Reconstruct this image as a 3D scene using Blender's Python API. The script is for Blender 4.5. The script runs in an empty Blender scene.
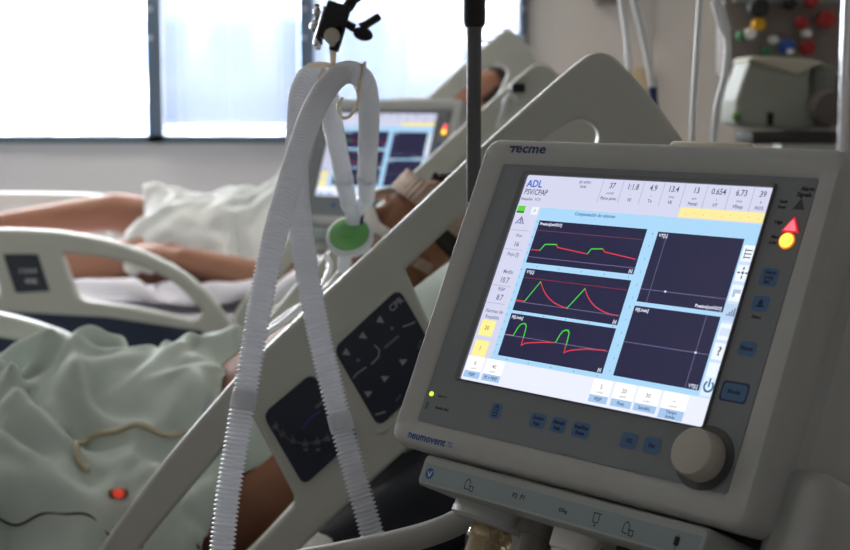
import bpy, bmesh, math, random
import numpy as np
from mathutils import Vector, Matrix, noise
random.seed(7)
scn = bpy.context.scene
COL = scn.collection
R = math.radians
F = 1450.0
PITCH = R(6.971)
EYE = 1.35
CP, SP = math.cos(PITCH), math.sin(PITCH)

def at(px, py, Y):
    """point where the sight line through (px, py) meets the upright plane y = Y"""
    a = (px - 425) / F; b = -(py - 275) / F
    y = CP + b * SP; z = -SP + b * CP
    t = Y / y
    return Vector((a * t, Y, EYE + z * t))

# ------------------------------------------------------------------ materials
MATS = {}
def lin(c):
    return tuple(((v / 255) / 12.92 if v / 255 <= .04045 else ((v / 255 + .055) / 1.055) ** 2.4) for v in c)

def mat(name, rgb, rough=.5, metal=0, emit=0, emit_rgb=None, var=0, scale=20, bump=0, trans=0, alpha=1, sss=0, ior=1.45, coat=0, sheen=0):
    if name in MATS: return MATS[name]
    m = bpy.data.materials.new(name); m.use_nodes = True
    nt = m.node_tree; b = nt.nodes['Principled BSDF']
    col = lin(rgb) + (1,)
    b.inputs['Base Color'].default_value = col
    b.inputs['Roughness'].default_value = rough
    b.inputs['Metallic'].default_value = metal
    b.inputs['IOR'].default_value = ior
    if trans: b.inputs['Transmission Weight'].default_value = trans
    if alpha < 1: b.inputs['Alpha'].default_value = alpha
    if coat: b.inputs['Coat Weight'].default_value = coat
    if sheen: b.inputs['Sheen Weight'].default_value = sheen
    if sss:
        b.inputs['Subsurface Weight'].default_value = sss
        b.inputs['Subsurface Radius'].default_value = (.02, .008, .005)
        b.inputs['Subsurface Scale'].default_value = .5
    if emit:
        b.inputs['Emission Color'].default_value = lin(emit_rgb or rgb) + (1,)
        b.inputs['Emission Strength'].default_value = emit
    if var or bump:
        tc = nt.nodes.new('ShaderNodeTexCoord')
        nz = nt.nodes.new('ShaderNodeTexNoise'); nz.inputs['Scale'].default_value = scale; nz.inputs['Detail'].default_value = 5
        nt.links.new(tc.outputs['Object'], nz.inputs['Vector'])
        if var:
            mx = nt.nodes.new('ShaderNodeMix'); mx.data_type = 'RGBA'
            mx.inputs[6].default_value = tuple(max(0, v * (1 - var)) for v in col[:3]) + (1,)
            mx.inputs[7].default_value = tuple(min(1, v * (1 + var)) for v in col[:3]) + (1,)
            nt.links.new(nz.outputs['Fac'], mx.inputs[0]); nt.links.new(mx.outputs[2], b.inputs['Base Color'])
        if bump:
            bp = nt.nodes.new('ShaderNodeBump'); bp.inputs['Strength'].default_value = bump; bp.inputs['Distance'].default_value = .004
            nt.links.new(nz.outputs['Fac'], bp.inputs['Height']); nt.links.new(bp.outputs['Normal'], b.inputs['Normal'])
    MATS[name] = m
    return m

def screen_mat(name, rgb, s=1.0):
    """self-lit area of a display"""
    if name in MATS: return MATS[name]
    m = mat(name, (12, 12, 14), rough=.35, emit=s, emit_rgb=rgb)
    return m

def translucent(name, rgb, w=.5, rough=.6):
    if name in MATS: return MATS[name]
    m = bpy.data.materials.new(name); m.use_nodes = True
    nt = m.node_tree; b = nt.nodes['Principled BSDF']; out = nt.nodes['Material Output']
    c = lin(rgb) + (1,)
    b.inputs['Base Color'].default_value = c; b.inputs['Roughness'].default_value = rough
    t = nt.nodes.new('ShaderNodeBsdfTranslucent'); t.inputs['Color'].default_value = c
    mx = nt.nodes.new('ShaderNodeMixShader'); mx.inputs[0].default_value = w
    nt.links.new(b.outputs[0], mx.inputs[1]); nt.links.new(t.outputs[0], mx.inputs[2]); nt.links.new(mx.outputs[0], out.inputs['Surface'])
    MATS[name] = m
    return m

# ------------------------------------------------------------------ mesh builder
class MB:
    def __init__(s): s.v = []; s.f = []; s.m = []; s.mats = []; s.sm = []
    def mi(s, m):
        if m not in s.mats: s.mats.append(m)
        return s.mats.index(m)
    def add(s, vs, fs, m, M=None, smooth=False):
        o = len(s.v); k = s.mi(m)
        s.v += [tuple(M @ Vector(v)) if M else tuple(v) for v in vs]
        for f in fs: s.f.append([i + o for i in f]); s.m.append(k); s.sm.append(smooth)
    def bm(s, b, m, M=None, smooth=False):
        b.verts.ensure_lookup_table(); b.verts.index_update()
        s.add([v.co.copy() for v in b.verts], [[v.index for v in f.verts] for f in b.faces], m, M, smooth); b.free()
    def mesh(s, me, m, M=None, smooth=False):
        s.add([v.co.copy() for v in me.vertices], [list(p.vertices) for p in me.polygons], m, M, smooth)
    def box(s, x0, x1, y0, y1, z0, z1, m, bev=0, M=None, seg=2):
        b = bmesh.new(); bmesh.ops.create_cube(b, size=1)
        for v in b.verts: v.co = Vector(((x0 + x1) / 2 + v.co.x * (x1 - x0), (y0 + y1) / 2 + v.co.y * (y1 - y0), (z0 + z1) / 2 + v.co.z * (z1 - z0)))
        if bev: bmesh.ops.bevel(b, geom=list(b.edges), offset=bev, segments=seg, profile=.5, affect='EDGES')
        s.bm(b, m, M, smooth=bool(bev)); return s
    def ball(s, c, r, m, M=None, n=16):
        b = bmesh.new(); bmesh.ops.create_uvsphere(b, u_segments=n * 2, v_segments=n, radius=1)
        rr = (r, r, r) if not hasattr(r, '__len__') else r
        for v in b.verts: v.co = Vector((c[0] + v.co.x * rr[0], c[1] + v.co.y * rr[1], c[2] + v.co.z * rr[2]))
        s.bm(b, m, M, True); return s
    def tube(s, pts, rad, m, n=12, M=None, cap=True, smooth=True):
        pts = [Vector(p) for p in pts]; N = len(pts)
        rs = [rad] * N if not hasattr(rad, '__len__') else rad
        T = [(pts[min(i + 1, N - 1)] - pts[max(i - 1, 0)]).normalized() for i in range(N)]
        u = T[0].orthogonal().normalized(); vs = []; fs = []
        for i in range(N):
            u = (u - T[i] * u.dot(T[i]))
            u = u.normalized() if u.length > 1e-8 else T[i].orthogonal().normalized()
            w = T[i].cross(u)
            for k in range(n):
                a = 2 * math.pi * k / n
                vs.append(pts[i] + (u * math.cos(a) + w * math.sin(a)) * rs[i])
        for i in range(N - 1):
            for k in range(n):
                fs.append([i * n + k, i * n + (k + 1) % n, (i + 1) * n + (k + 1) % n, (i + 1) * n + k])
        if cap: fs.append(list(range(n))[::-1]); fs.append([(N - 1) * n + k for k in range(n)])
        s.add(vs, fs, m, M, smooth); return s
    def cyl(s, p0, p1, r, m, n=24, M=None, bev=0):
        p0 = Vector(p0); p1 = Vector(p1); d = (p1 - p0).normalized()
        if bev: s.tube([p0, p0 + d * .0001, p0 + d * bev, p1 - d * bev, p1 - d * .0001, p1], [r - bev, r - bev, r, r, r - bev, r - bev], m, n, M)
        else: s.tube([p0, p1], r, m, n, M, smooth=True)
        return s
    def build(s, name, parent=None, auto=True):
        me = bpy.data.meshes.new(name)
        me.from_pydata(s.v, [], s.f)
        for m in s.mats: me.materials.append(m)
        me.polygons.foreach_set('material_index', s.m)
        me.polygons.foreach_set('use_smooth', s.sm)
        me.update()
        b = bmesh.new(); b.from_mesh(me); bmesh.ops.recalc_face_normals(b, faces=b.faces); b.to_mesh(me); b.free()
        if auto: me.set_sharp_from_angle(angle=R(40))
        o = bpy.data.objects.new(name, me); COL.objects.link(o)
        if parent: o.parent = parent
        return o

def temp_eval(o):
    COL.objects.link(o); bpy.context.view_layer.update()
    dg = bpy.context.evaluated_depsgraph_get()
    me = bpy.data.meshes.new_from_object(o.evaluated_get(dg), depsgraph=dg)
    COL.objects.unlink(o); bpy.data.objects.remove(o)
    return me

def rounded(pts, rad, n=6):
    """closed polygon with each corner rounded"""
    out = []; N = len(pts)
    rs = [rad] * N if not hasattr(rad, '__len__') else rad
    P = [Vector((p[0], p[1])) for p in pts]
    for i in range(N):
        a, b, c = P[i - 1], P[i], P[(i + 1) % N]
        d1 = (a - b); d2 = (c - b); r = min(rs[i], d1.length * .49, d2.length * .49)
        if r < 1e-6: out.append(tuple(b)); continue
        p0 = b + d1.normalized() * r; p2 = b + d2.normalized() * r
        for k in range(n + 1):
            t = k / n; out.append(tuple(p0 * (1 - t) ** 2 + b * 2 * t * (1 - t) + p2 * t * t))
    return out

def plate(loops, thick, bev=0, res=2):
    """2-D outline with holes, extruded in local z (centred), rounded edges; returns mesh"""
    cu = bpy.data.curves.new('c', 'CURVE'); cu.dimensions = '2D'; cu.fill_mode = 'BOTH'
    for L in loops:
        sp = cu.splines.new('POLY'); sp.points.add(len(L) - 1)
        for i, p in enumerate(L): sp.points[i].co = (p[0], p[1], 0, 1)
        sp.use_cyclic_u = True
    cu.extrude = max(thick / 2 - bev, 0); cu.bevel_depth = bev; cu.bevel_resolution = res; cu.offset = -bev
    o = bpy.data.objects.new('t', cu); me = temp_eval(o)
    bpy.data.curves.remove(cu)
    return me

def text_mesh(s, size, bold=0, align='CENTER', shear=0, space=1):
    cu = bpy.data.curves.new('t', 'FONT'); cu.body = s; cu.size = size; cu.align_x = align; cu.align_y = 'CENTER'
    cu.resolution_u = 2; cu.shear = shear; cu.space_character = space
    if bold: cu.offset = bold
    o = bpy.data.objects.new('t', cu); me = temp_eval(o)
    bpy.data.curves.remove(cu)
    return me

def spline(P, n=12):
    """Catmull-Rom through points"""
    P = [Vector(p) for p in P]; Q = [P[0] * 2 - P[1]] + P + [P[-1] * 2 - P[-2]]; out = []
    for i in range(1, len(Q) - 2):
        a, b, c, d = Q[i - 1:i + 3]
        for k in range(n):
            t = k / n
            out.append(.5 * ((2 * b) + (c - a) * t + (2 * a - 5 * b + 4 * c - d) * t * t + (3 * b - a - 3 * c + d) * t ** 3))
    out.append(P[-1]); return out

def resample(pts, step):
    out = [pts[0]]; acc = 0
    for a, b in zip(pts, pts[1:]):
        L = (b - a).length
        if L < 1e-9: continue
        t = step - acc
        while t <= L: out.append(a + (b - a) * (t / L)); t += step
        acc = (acc + L) % step if t > L else acc
        acc = L - (t - step)
    return out

def tag(o, label=None, cat=None, group=None, kind=None):
    if label: o['label'] = label
    if cat: o['category'] = cat
    if group: o['group'] = group
    if kind: o['kind'] = kind
    return o
def empty(name, loc, rz=0, label=None, cat=None, group=None):
    o = bpy.data.objects.new(name, None); COL.objects.link(o); o.location = loc; o.rotation_euler = (0, 0, rz); o.empty_display_size = .05
    return tag(o, label, cat, group)
def copy_tree(o, parent=None):
    c = o.copy(); COL.objects.link(c)
    if parent: c.parent = parent
    for ch in list(o.children): copy_tree(ch, c)
    return c
def to_local(pts, root):
    return [Vector(p) - root.location for p in pts]

# ------------------------------------------------------------------ palette
plast = mat('warm grey plastic', (170, 172, 170), .45, var=.04, scale=60)
plast2 = mat('bed rail plastic', (190, 191, 182), .5, var=.05, scale=25)
paneldark = mat('grey front panel', (118, 123, 128), .5, var=.02, scale=80)
navy = mat('navy panel', (24, 31, 50), .35)
navyrail = mat('navy rail inset', (22, 38, 66), .5)
black = mat('black plastic', (18, 18, 19), .5)
darkmetal = mat('dark grey metal', (84, 85, 87), .55, metal=.0)
chrome = mat('chrome', (200, 200, 205), .2, metal=1)
steel = mat('painted steel', (160, 162, 160), .4)
rubber = mat('grey rubber', (70, 70, 72), .8)
white = mat('white plastic', (225, 224, 218), .45)
blueink = mat('blue print', (10, 78, 150), .5)
navyink = mat('dark blue print', (12, 44, 92), .5)
blackink = mat('black print', (14, 15, 18), .6)
whiteink = mat('white print', (205, 208, 212), .6)
patch = mat('blue key patch', (68, 108, 152), .5)
wallm = mat('painted wall', (190, 184, 178), .85, var=.04, scale=3, bump=.05)
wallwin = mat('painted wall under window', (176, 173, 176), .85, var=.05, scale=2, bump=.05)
ceilm = mat('ceiling paint', (215, 214, 210), .9, var=.02, scale=2)
floorm = mat('vinyl floor', (120, 120, 116), .4, var=.12, scale=9)
framem = mat('blue grey window frame', (62, 74, 88), .5, var=.04)
sheetm = translucent('green grey cotton', (206, 217, 209), .18, .9)
gownm = translucent('white cotton gown', (226, 229, 227), .2, .9)
linen = translucent('lilac white bed sheet', (222, 219, 228), .12, .9)
skin = mat('brown skin', (138, 92, 68), .68, var=.08, scale=12, sss=.15)
skin2 = mat('tan skin', (150, 106, 84), .68, var=.08, scale=12, sss=.15)
hairm = mat('dark hair', (40, 28, 22), .7, var=.3, scale=90, bump=.6)
hosem = translucent('ribbed white hose', (240, 241, 244), .5, .35)
cuffm = translucent('frosted hose cuff', (236, 238, 242), .4, .3)
amber = mat('clear amber plastic', (226, 205, 165), .15, trans=.75, alpha=1)
clear = mat('clear plastic', (225, 235, 235), .08, trans=.9)

# ------------------------------------------------------------------ the room
XL, XR, YB, YF, ZC = -3.4, 1.28, -1.6, 5.2, 2.75
def struct(mb, name): return tag(mb.build(name), kind='structure')
struct(MB().box(XL - .15, XR + .15, YB - .15, YF + .2, -.1, 0, floorm), 'floor')
struct(MB().box(XL - .15, XR + .15, YB - .15, YF + .2, ZC, ZC + .1, ceilm), 'ceiling')
struct(MB().box(XL - .15, XL, YB, YF, 0, ZC, wallm), 'wall_left')
struct(MB().box(XR, XR + .15, YB, YF, 0, ZC, wallm), 'wall_right')
struct(MB().box(XL - .15, XR + .15, YB - .15, YB, 0, ZC, wallm), 'wall_back')
zs = at(0, 143, YF).z              # bottom edge of the glazing
xw1 = at(527, 60, YF).x            # right jamb
ZT = 2.35
w = MB()
w.box(XL - .15, XR + .15, YF, YF + .2, 0, zs, wallwin)
struct(w, 'wall_front')
w = MB(); w.box(xw1, XR + .15, YF, YF + .2, zs, ZC, wallm); w.box(XL - .15, xw1, YF, YF + .2, ZT, ZC, wallm)
w.box(XL - .15, XL + .3, YF, YF + .2, zs, ZT, wallm)
struct(w, 'wall_front_upper')
# plain pilaster where the wall steps
xp = at(655, 60, YF).x
struct(MB().box(xp, XR, YF - .03, YF, 0, ZC, wallm), 'trim_1')
struct(MB().box(XL, xp, YF - .015, YF, 0, .1, steel), 'baseboard_front')
# windows: frames with panes
def window(n, x0, x1):
    fw = .028
    f = MB()
    f.box(x0, x1, YF - .02, YF + .06, zs, zs + .028, framem); f.box(x0, x1, YF - .02, YF + .06, ZT - .04, ZT, framem)
    f.box(x0, x0 + fw, YF - .02, YF + .06, zs, ZT, framem); f.box(x1 - fw, x1, YF - .02, YF + .06, zs, ZT, framem)
    for k in (.12, .22): f.cyl((x1 - .012, YF - .026, 1.44 + k), (x1 - .012, YF - .02, 1.44 + k), .008, steel, 12)
    fo = struct(f, 'window_%d' % n)
    g = MB(); g.box(x0 + fw, x1 - fw, YF + .02, YF + .026, zs + .028, ZT - .04, glass); g.build('pane', fo)
glass = bpy.data.materials.new('window glass'); glass.use_nodes = True
nt = glass.node_tree; nt.nodes.remove(nt.nodes['Principled BSDF'])
tr = nt.nodes.new('ShaderNodeBsdfTransparent'); tr.inputs[0].default_value = (.97, .98, .98, 1)
gl = nt.nodes.new('ShaderNodeBsdfGlossy'); gl.inputs['Roughness'].default_value = .02
mx = nt.nodes.new('ShaderNodeMixShader'); mx.inputs[0].default_value = .05
nt.links.new(tr.outputs[0], mx.inputs[1]); nt.links.new(gl.outputs[0], mx.inputs[2]); nt.links.new(mx.outputs[0], nt.nodes['Material Output'].inputs[0])
xa, xb, xc = at(156, 100, YF).x, at(308, 60, YF).x, xw1
window(1, xa - 1.25, xa); window(2, xa, xb); window(3, xb, xc); window(4, XL + .3, xa - 1.25)
# venetian blinds
slatm = translucent('pale blind slat', (122, 131, 147), .22, .6)
def blind(x0, x1, label, zb):
    r = empty('venetian_blind', ((x0 + x1) / 2, YF - .045, zb), 0, label, 'blind')
    h = (x1 - x0) / 2
    m = MB(); z = .03; k = 0
    while zb + z < ZT - .06:
        a = R(55); dy = .0125 * math.cos(a); dz = .0125 * math.sin(a)
        m.add([(-h, -dy, z - dz), (h, -dy, z - dz), (h, 0, z + .0022), (-h, 0, z + .0022), (h, dy, z + dz), (-h, dy, z + dz)], [[0, 1, 2, 3], [3, 2, 4, 5]], slatm, smooth=True)
        z += .0205
    m.build('slats', r)
    MB().box(-h, h, -.012, .012, 0, .018, white, .003).build('bottom_rail', r)
    MB().box(-h, h, -.02, .02, ZT - zb - .06, ZT - zb - .02, white, .003).build('head_rail', r)
    for s in (-.75, 0, .75): MB().cyl((s * h, -.0135, .01), (s * h, -.0135, ZT - zb - .05), .0008, white, 6).build('ladder_cord', r)
    return r
blind(xa + .035, xb - .03, 'pale slatted blind lowered in the middle window, left of the hanging hose clamp', zs + .045)
blind(xb + .025, xc - .03, 'pale slatted blind lowered in the right window, behind the dark pole and hoses', zs + .045)
# outside
bl = mat('pale render', (178, 186, 200), .9, var=.05, scale=2)
blw = mat('building glazing', (90, 110, 140), .3)
bd = empty('building', (-1.2, 22, -9), 0, 'pale block of flats seen dimly through the blinds', 'building')
m = MB(); m.box(-5.5, .9, 0, 6, 0, 11.9, bl); m.box(1.9, 5.2, 1, 6, 0, 11.2, bl); m.build('wall', bd)
for i in range(6):
    for j in range(3):
        MB().box(-5.0 + i * 1.0, -4.4 + i * 1.0, -.05, .02, 8.2 + j * 1.25, 9.0 + j * 1.25, blw).build('window', bd)
struct(MB().box(-60, 60, YF + 1, 90, -9.1, -9, mat('street ground', (140, 140, 135), .9)), 'ground_outside')

# ------------------------------------------------------------------ ventilator
TILT = R(25.767)
CT, ST = math.cos(TILT), math.sin(TILT)
VZ = EYE - .1492
def V(a, c, n=0):        # panel coordinates (metres; a right, c up, n out of the face) to the cart's frame
    return Vector((a, ST * c - CT * n, VZ + CT * c + ST * n))
VM = Matrix(((1, 0, 0, 0), (0, ST, -CT, 0), (0, CT, ST, VZ), (0, 0, 0, 1)))

vent = empty('ventilator', (.143, 1.1259, 0), R(-47.03), 'large grey hospital ventilator in the foreground with a lit colour screen', 'ventilator', None)
def vmb(): return MB()
def ring(outer_in, n):   # outline at depth n
    return [(p[0], p[1], n) for p in outer_in]
def outline(l, r, b, t, rad, dl=0, dr=0):
    return rounded([(l, b), (r, b), (r + dr, t), (l + dl, t)], rad, 8)
# shell lofted from sections
def loft(mb, secs, m, M, cap0=True, cap1=True):
    n = len(secs[0]); vs = [v for s in secs for v in s]; fs = []
    for i in range(len(secs) - 1):
        for k in range(n): fs.append([i * n + k, i * n + (k + 1) % n, (i + 1) * n + (k + 1) % n, (i + 1) * n + k])
    if cap0: fs.append(list(range(n)))
    if cap1: fs.append([(len(secs) - 1) * n + k for k in range(n)])
    mb.add(vs, fs, m, M, True)
m = vmb()
pin = outline(-.1562, .1572, -.1345, .1016, .003)
loft(m, [ring(pin, -.005), ring(pin, -.001), ring(outline(-.1585, .1595, -.137, .104, .005), .001),
         ring(outline(-.178, .176, -.1525, .1215, .013, -.003, -.004), .0016),
         ring(outline(-.181, .179, -.156, .1250, .015, -.003, -.004), -.001),
         ring(outline(-.183, .181, -.158, .1265, .016, -.003, -.004), -.008),
         ring(outline(-.181, .182, -.156, .1250, .015, -.003, -.004), -.035),
         ring(outline(-.172, .188, -.150, .118, .021, -.002, -.002), -.04),
         ring(outline(-.168, .188, -.147, .110, .021), -.20),
         ring(outline(-.155, .178, -.135, .10, .02), -.215)], plast, VM, cap0=False)
m.build('housing', vent)
m = vmb(); me = plate([outline(-.1565, .1575, -.1348, .1019, .003)], .002); m.mesh(me, paneldark, VM @ Matrix.Translation((0, 0, -.0011)))
fp = m.build('front_panel', vent)
# screen surround: dark rim left + light top line
m = vmb()
dk = mat('screen surround', (104, 106, 112), .35)
me = plate([outline(-.1295, .1245, -.0935, .0965, .003), outline(-.1232, .1232, -.0926, .0926, .002)], .003, .0006)
m.mesh(me, dk, VM @ Matrix.Translation((0, 0, .0010)))
m.build('screen_frame', vent)

# --- the display
class Disp:
    def __init__(s): s.mb = MB(); s.z = .0002
    def rect(s, l, r, b, t, rgb, lay=0, st=1.0, rad=0):
        m = screen_mat('display %d %d %d %.2f' % (*rgb, st), rgb, st); z = s.z + lay * .00012
        P = rounded([(l, b), (r, b), (r, t), (l, t)], rad, 4) if rad else [(l, b), (r, b), (r, t), (l, t)]
        s.mb.add([(p[0] / 1000, p[1] / 1000, z) for p in P], [list(range(len(P)))], m, VM)
    def line(s, P, rgb, w=.8, lay=4, st=1.0):
        m = screen_mat('display %d %d %d %.2f' % (*rgb, st), rgb, st); z = s.z + lay * .00012
        for a, b in zip(P, P[1:]):
            d = Vector((b[0] - a[0], b[1] - a[1])); 
            if d.length < 1e-6: continue
            d.normalize(); n = Vector((-d.y, d.x)) * w / 2; e = d * w * .3
            a2 = Vector(a) - e; b2 = Vector(b) + e
            s.mb.add([((p.x) / 1000, (p.y) / 1000, z) for p in (a2 - n, b2 - n, b2 + n, a2 + n)], [[0, 1, 2, 3]], m, VM)
    def text(s, t, x, y, size, rgb, lay=4, align='CENTER', bold=0, st=1.0, sx=1):
        m = screen_mat('display %d %d %d %.2f' % (*rgb, st), rgb, st)
        me = text_mesh(t, size / 1000, (bold + .07) / 1000, align)
        s.mb.mesh(me, m, VM @ Matrix.Translation((x / 1000, y / 1000, s.z + lay * .00012)) @ Matrix.Diagonal((sx, 1, 1, 1)))
        bpy.data.meshes.remove(me)
LAV = (214, 216, 240); CY = (172, 218, 250); WH = (240, 244, 255); DK = (31, 31, 66); INK = (52, 56, 100)
D = Disp()
D.rect(-123.2, 123.2, -92.6, 92.6, LAV, 0, 1.0, 2)
D.rect(-122.5, 123, -92.3, -71, (232, 236, 252), 1, 1.05, 2)
D.rect(-97, 112, -71.5, 63.5, CY, 1)
D.rect(-93, 45, 63, 64, CY, 1)
D.rect(112, 123.0, -71.5, 45, (206, 226, 250), 1)
D.rect(112, 123.2, 45, 63.5, CY, 1)
D.text('ADL', -120.5, 84.5, 9.2, (40, 90, 200), align='LEFT', bold=.12)
D.text('PSV/CPAP', -120.5, 77, 7.2, (50, 54, 84), align='LEFT', sx=.86)
D.text('Respaldo  VCV', -121.5, 70.6, 3.6, (110, 112, 140), align='LEFT')
D.text('ID: 64721', -57, 88.5, 3.2, (90, 94, 120)); D.text('10:45', -58, 84.5, 3.2, (90, 94, 120))
cols = [-27.5, -6.2, 14.3, 34, 55.6, 76.2, 96.8, 115.5]
vals = ['37', '1:1.8', '4.9', '13.4', '13', '0.654', '6.73', '39']
u1 = ['cmH2O', '-', 's', 'l/min', 'rpm', 'l', 'l/min', '%']; u2 = ['Ppico pres.', 'I:E', 'Te', 'VE', 'Ftotal', 'VT', 'VEesp', 'FiO2']
for i, x in enumerate(cols):
    D.text(vals[i], x, 86.8, 7.0, (60, 62, 96), sx=.86)
    D.text(u1[i], x, 80.3, 2.6, (130, 132, 160)); D.text(u2[i], x, 75.8, 3.8, (84, 88, 124))
for x in (-38, -17, 4, 24, 44, 65, 86, 107): D.line([(x, 91.5), (x, 72.5)], (166, 168, 200), .5)
D.rect(45.5, 123, 64.5, 72.6, (252, 238, 160), 2)
for i in range(9): D.text('- ' if i % 2 else '_', 52 + i * 8.2, 68.8, 3.4, (214, 170, 60))
D.text('Compensación de volumen', -36, 60.6, 4.3, (40, 96, 160), sx=.9)
D.rect(-123.2, -97, 56, 66, LAV, 2)
D.rect(-122, -113.5, 57.6, 64.2, (96, 214, 60), 3); D.rect(-122, -113.5, 57.6, 59.3, (52, 120, 60), 4)
D.rect(-106, -98, 57, 64, WH, 3); D.text('*', -102, 59.5, 6, (150, 190, 150))
D.line([(-119, 48), (-114, 54), (-110, 48)], (120, 124, 165), 1.2); D.line([(-114, 54), (-114, 48.5)], (120, 124, 165), 1.4); D.line([(-117, 48.5), (-111.5, 48.5)], (150, 152, 185), 1)
def sep(y): D.line([(-121, y), (-101, y)], (170, 172, 204), .5)
sep(42); D.text('Pico', -110, 37.2, 4.0, (120, 122, 155)); D.text('16', -110, 29.4, 6, (76, 78, 116)); sep(24.6)
D.text('Flujo [l]', -110, 20.2, 4.2, (110, 112, 150)); 
D.text('Media', -109, 4.5, 4.6, (110, 112, 150)); D.text('10.7', -110, -3.2, 7, (66, 68, 108), sx=.85); sep(-8.2)
D.text('PEEP', -110, -11.4, 4.0, (110, 112, 150)); D.text('8.7', -109, -18.6, 7, (66, 68, 108), sx=.85); sep(-24)
D.text('Alarmas de', -110, -31, 4.4, (116, 118, 156)); D.text('Respaldo', -110, -36.2, 4.4, (116, 118, 156))
for (b, t, s_) in ((-53, -39, '20'), (-71, -57, '1')):
    D.rect(-120, -104, b, t, (250, 240, 150), 2, 1.05, 1); D.text(s_, -112, (b + t) / 2, 5, (150, 130, 60))
# lower keys
def key(l, r, val, lab, two=False):
    D.rect(l, r, -84, -71.5, (250, 251, 255), 3, 1.1, 1.2); D.rect(l, r, -91.6 if two else -90, -84.2, (166, 200, 236), 3, 1.0)
    D.text(val, (l + r) / 2, -77.4, 4.8, (150, 140, 120)); D.text('cmH2O', (l + r) / 2, -81.8, 2.2, (180, 176, 166))
    if two: D.text(lab[0], (l + r) / 2, -86.3, 3.2, (60, 80, 130)); D.text(lab[1], (l + r) / 2, -89.8, 3.2, (60, 80, 130))
    else: D.text(lab, (l + r) / 2, -87.2, 3.6, (60, 80, 130))
key(-121, -103, '8', 'PEEP'); key(-100, -80, '40', 'PS + PEEP')
key(15, 33, '5', 'PEEP'); key(36.5, 56, '20', 'Psop'); key(58.5, 79, '30', 'Sensibil.'); key(82, 104, '--', ('Tiempo', 'Subida'), True)
# curve windows
def chart(l, r, b, t, ttl, br='[s]'):
    D.rect(l, r, b, t, DK, 3); D.text(ttl, l + 2, t - 3.1, 3.5, (226, 230, 250), align='LEFT', lay=5, bold=.05)
    D.text(br, r - 1.5, b + 2.5, 3.4, (226, 230, 250), align='RIGHT', lay=5, bold=.05)
chart(-93, 20.5, 14.5, 52.5, 'Presion[cmH2O]'); chart(-90.5, 20.5, -27.6, 9.6, 'VT[L]'); chart(-90.5, 20.5, -67, -30.2, 'Fl[L/min]')
chart(31.6, 111, -6.6, 51.2, 'VT[L]', 'Presion[cmH2O]'); chart(31.2, 110.5, -66.8, -10, 'Fl[L/min]', 'VT[L]')
RED = (220, 58, 70); GRN = (70, 214, 60); PUR = (120, 66, 96); GL = (120, 112, 150)
D.line([(-93, 43.5), (20, 43.5)], PUR, .5); D.line([(-93, 19.7), (20, 19.7)], GL, .5)
D.line([(-93, 26), (-82, 26.2)], RED, .9); D.line([(-82, 26.2), (-78.5, 31.8), (-66, 32.6)], GRN, 1.0)
D.line([(-66, 32.6), (-64, 30.2), (-31, 27.2)], RED, .9); D.line([(-31, 27.2), (-28.5, 31.8), (-17, 32.8)], GRN, 1.0)
D.line([(-17, 32.8), (-14, 30.4), (18, 27)], RED, .9)
D.line([(-90, 1.4), (20, 1.4)], (150, 40, 56), .5); D.line([(-90, -19.8), (20, -19.8)], GL, .5)
D.line([(-90.5, -18.6), (-80.5, -18.8)], RED, .9); D.line([(-80.5, -18.8), (-70, -.4)], GRN, 1.0)
D.line([(-70, -.4)] + [(-70 + 36 * k / 10, -.4 - 19.4 * (1 - math.exp(-2.4 * k / 10)) / .91) for k in range(1, 11)], RED, .9)
D.line([(-34, -19.8), (-22, -1.6)], GRN, 1.0)
D.line([(-22, -1.6)] + [(-22 + 34 * k / 10, -1.6 - 18.2 * (1 - math.exp(-2.4 * k / 10)) / .91) for k in range(1, 11)] + [(18, -19.8)], RED, .9)
D.line([(-90, -49), (20, -49)], GL, .5)
D.line([(-90.5, -49), (-81, -48.8)], (200, 150, 150), .7)
def puff(x): D.line([(x, -48.8), (x + 2, -42), (x + 4, -38.6), (x + 6.5, -37.6), (x + 9, -37.6), (x + 10.6, -39.6), (x + 11, -43), (x + 11.4, -49)], GRN, 1.1)
puff(-80.5); D.line([(-69.1, -49), (-68.9, -55.8), (-65, -53.4), (-58, -52), (-46, -50.2), (-36, -49)], RED, 1.0)
puff(-34.3); D.line([(-22.9, -49), (-22.7, -56), (-19, -53.8), (-12, -52), (-2, -50), (17, -48.6)], RED, 1.0)
D.line([(41, -6), (41, 44), (41, 51)], GL, .5); D.line([(32, 3.8), (111, 3.8)], GL, .5); D.rect(54.6, 56.4, 3.1, 4.6, (230, 235, 250), 5)
D.line([(98.4, -66), (98.4, -10.5)], GL, .5); D.line([(31.5, -39.4), (110, -39.4)], GL, .5); D.rect(97.6, 99.4, -40.2, -38.6, (230, 235, 250), 5)
# axis ticks
for (l, y0, y1) in ((-95, 16, 51), (-95, -26, 8), (-95, -65, -32), (27, -4, 49), (27, -64, -12)):
    for k in range(6): D.text('%d' % (8 - k), l, y1 - (y1 - y0) * k / 5, 2.4, (110, 160, 196))
for b in (11.9, -28.9 - .3, -69.3):
    for k in range(5): D.rect(-80 + k * 24, -78.8 + k * 24, b - .5, b + .5, (110, 160, 196), 3)
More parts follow.
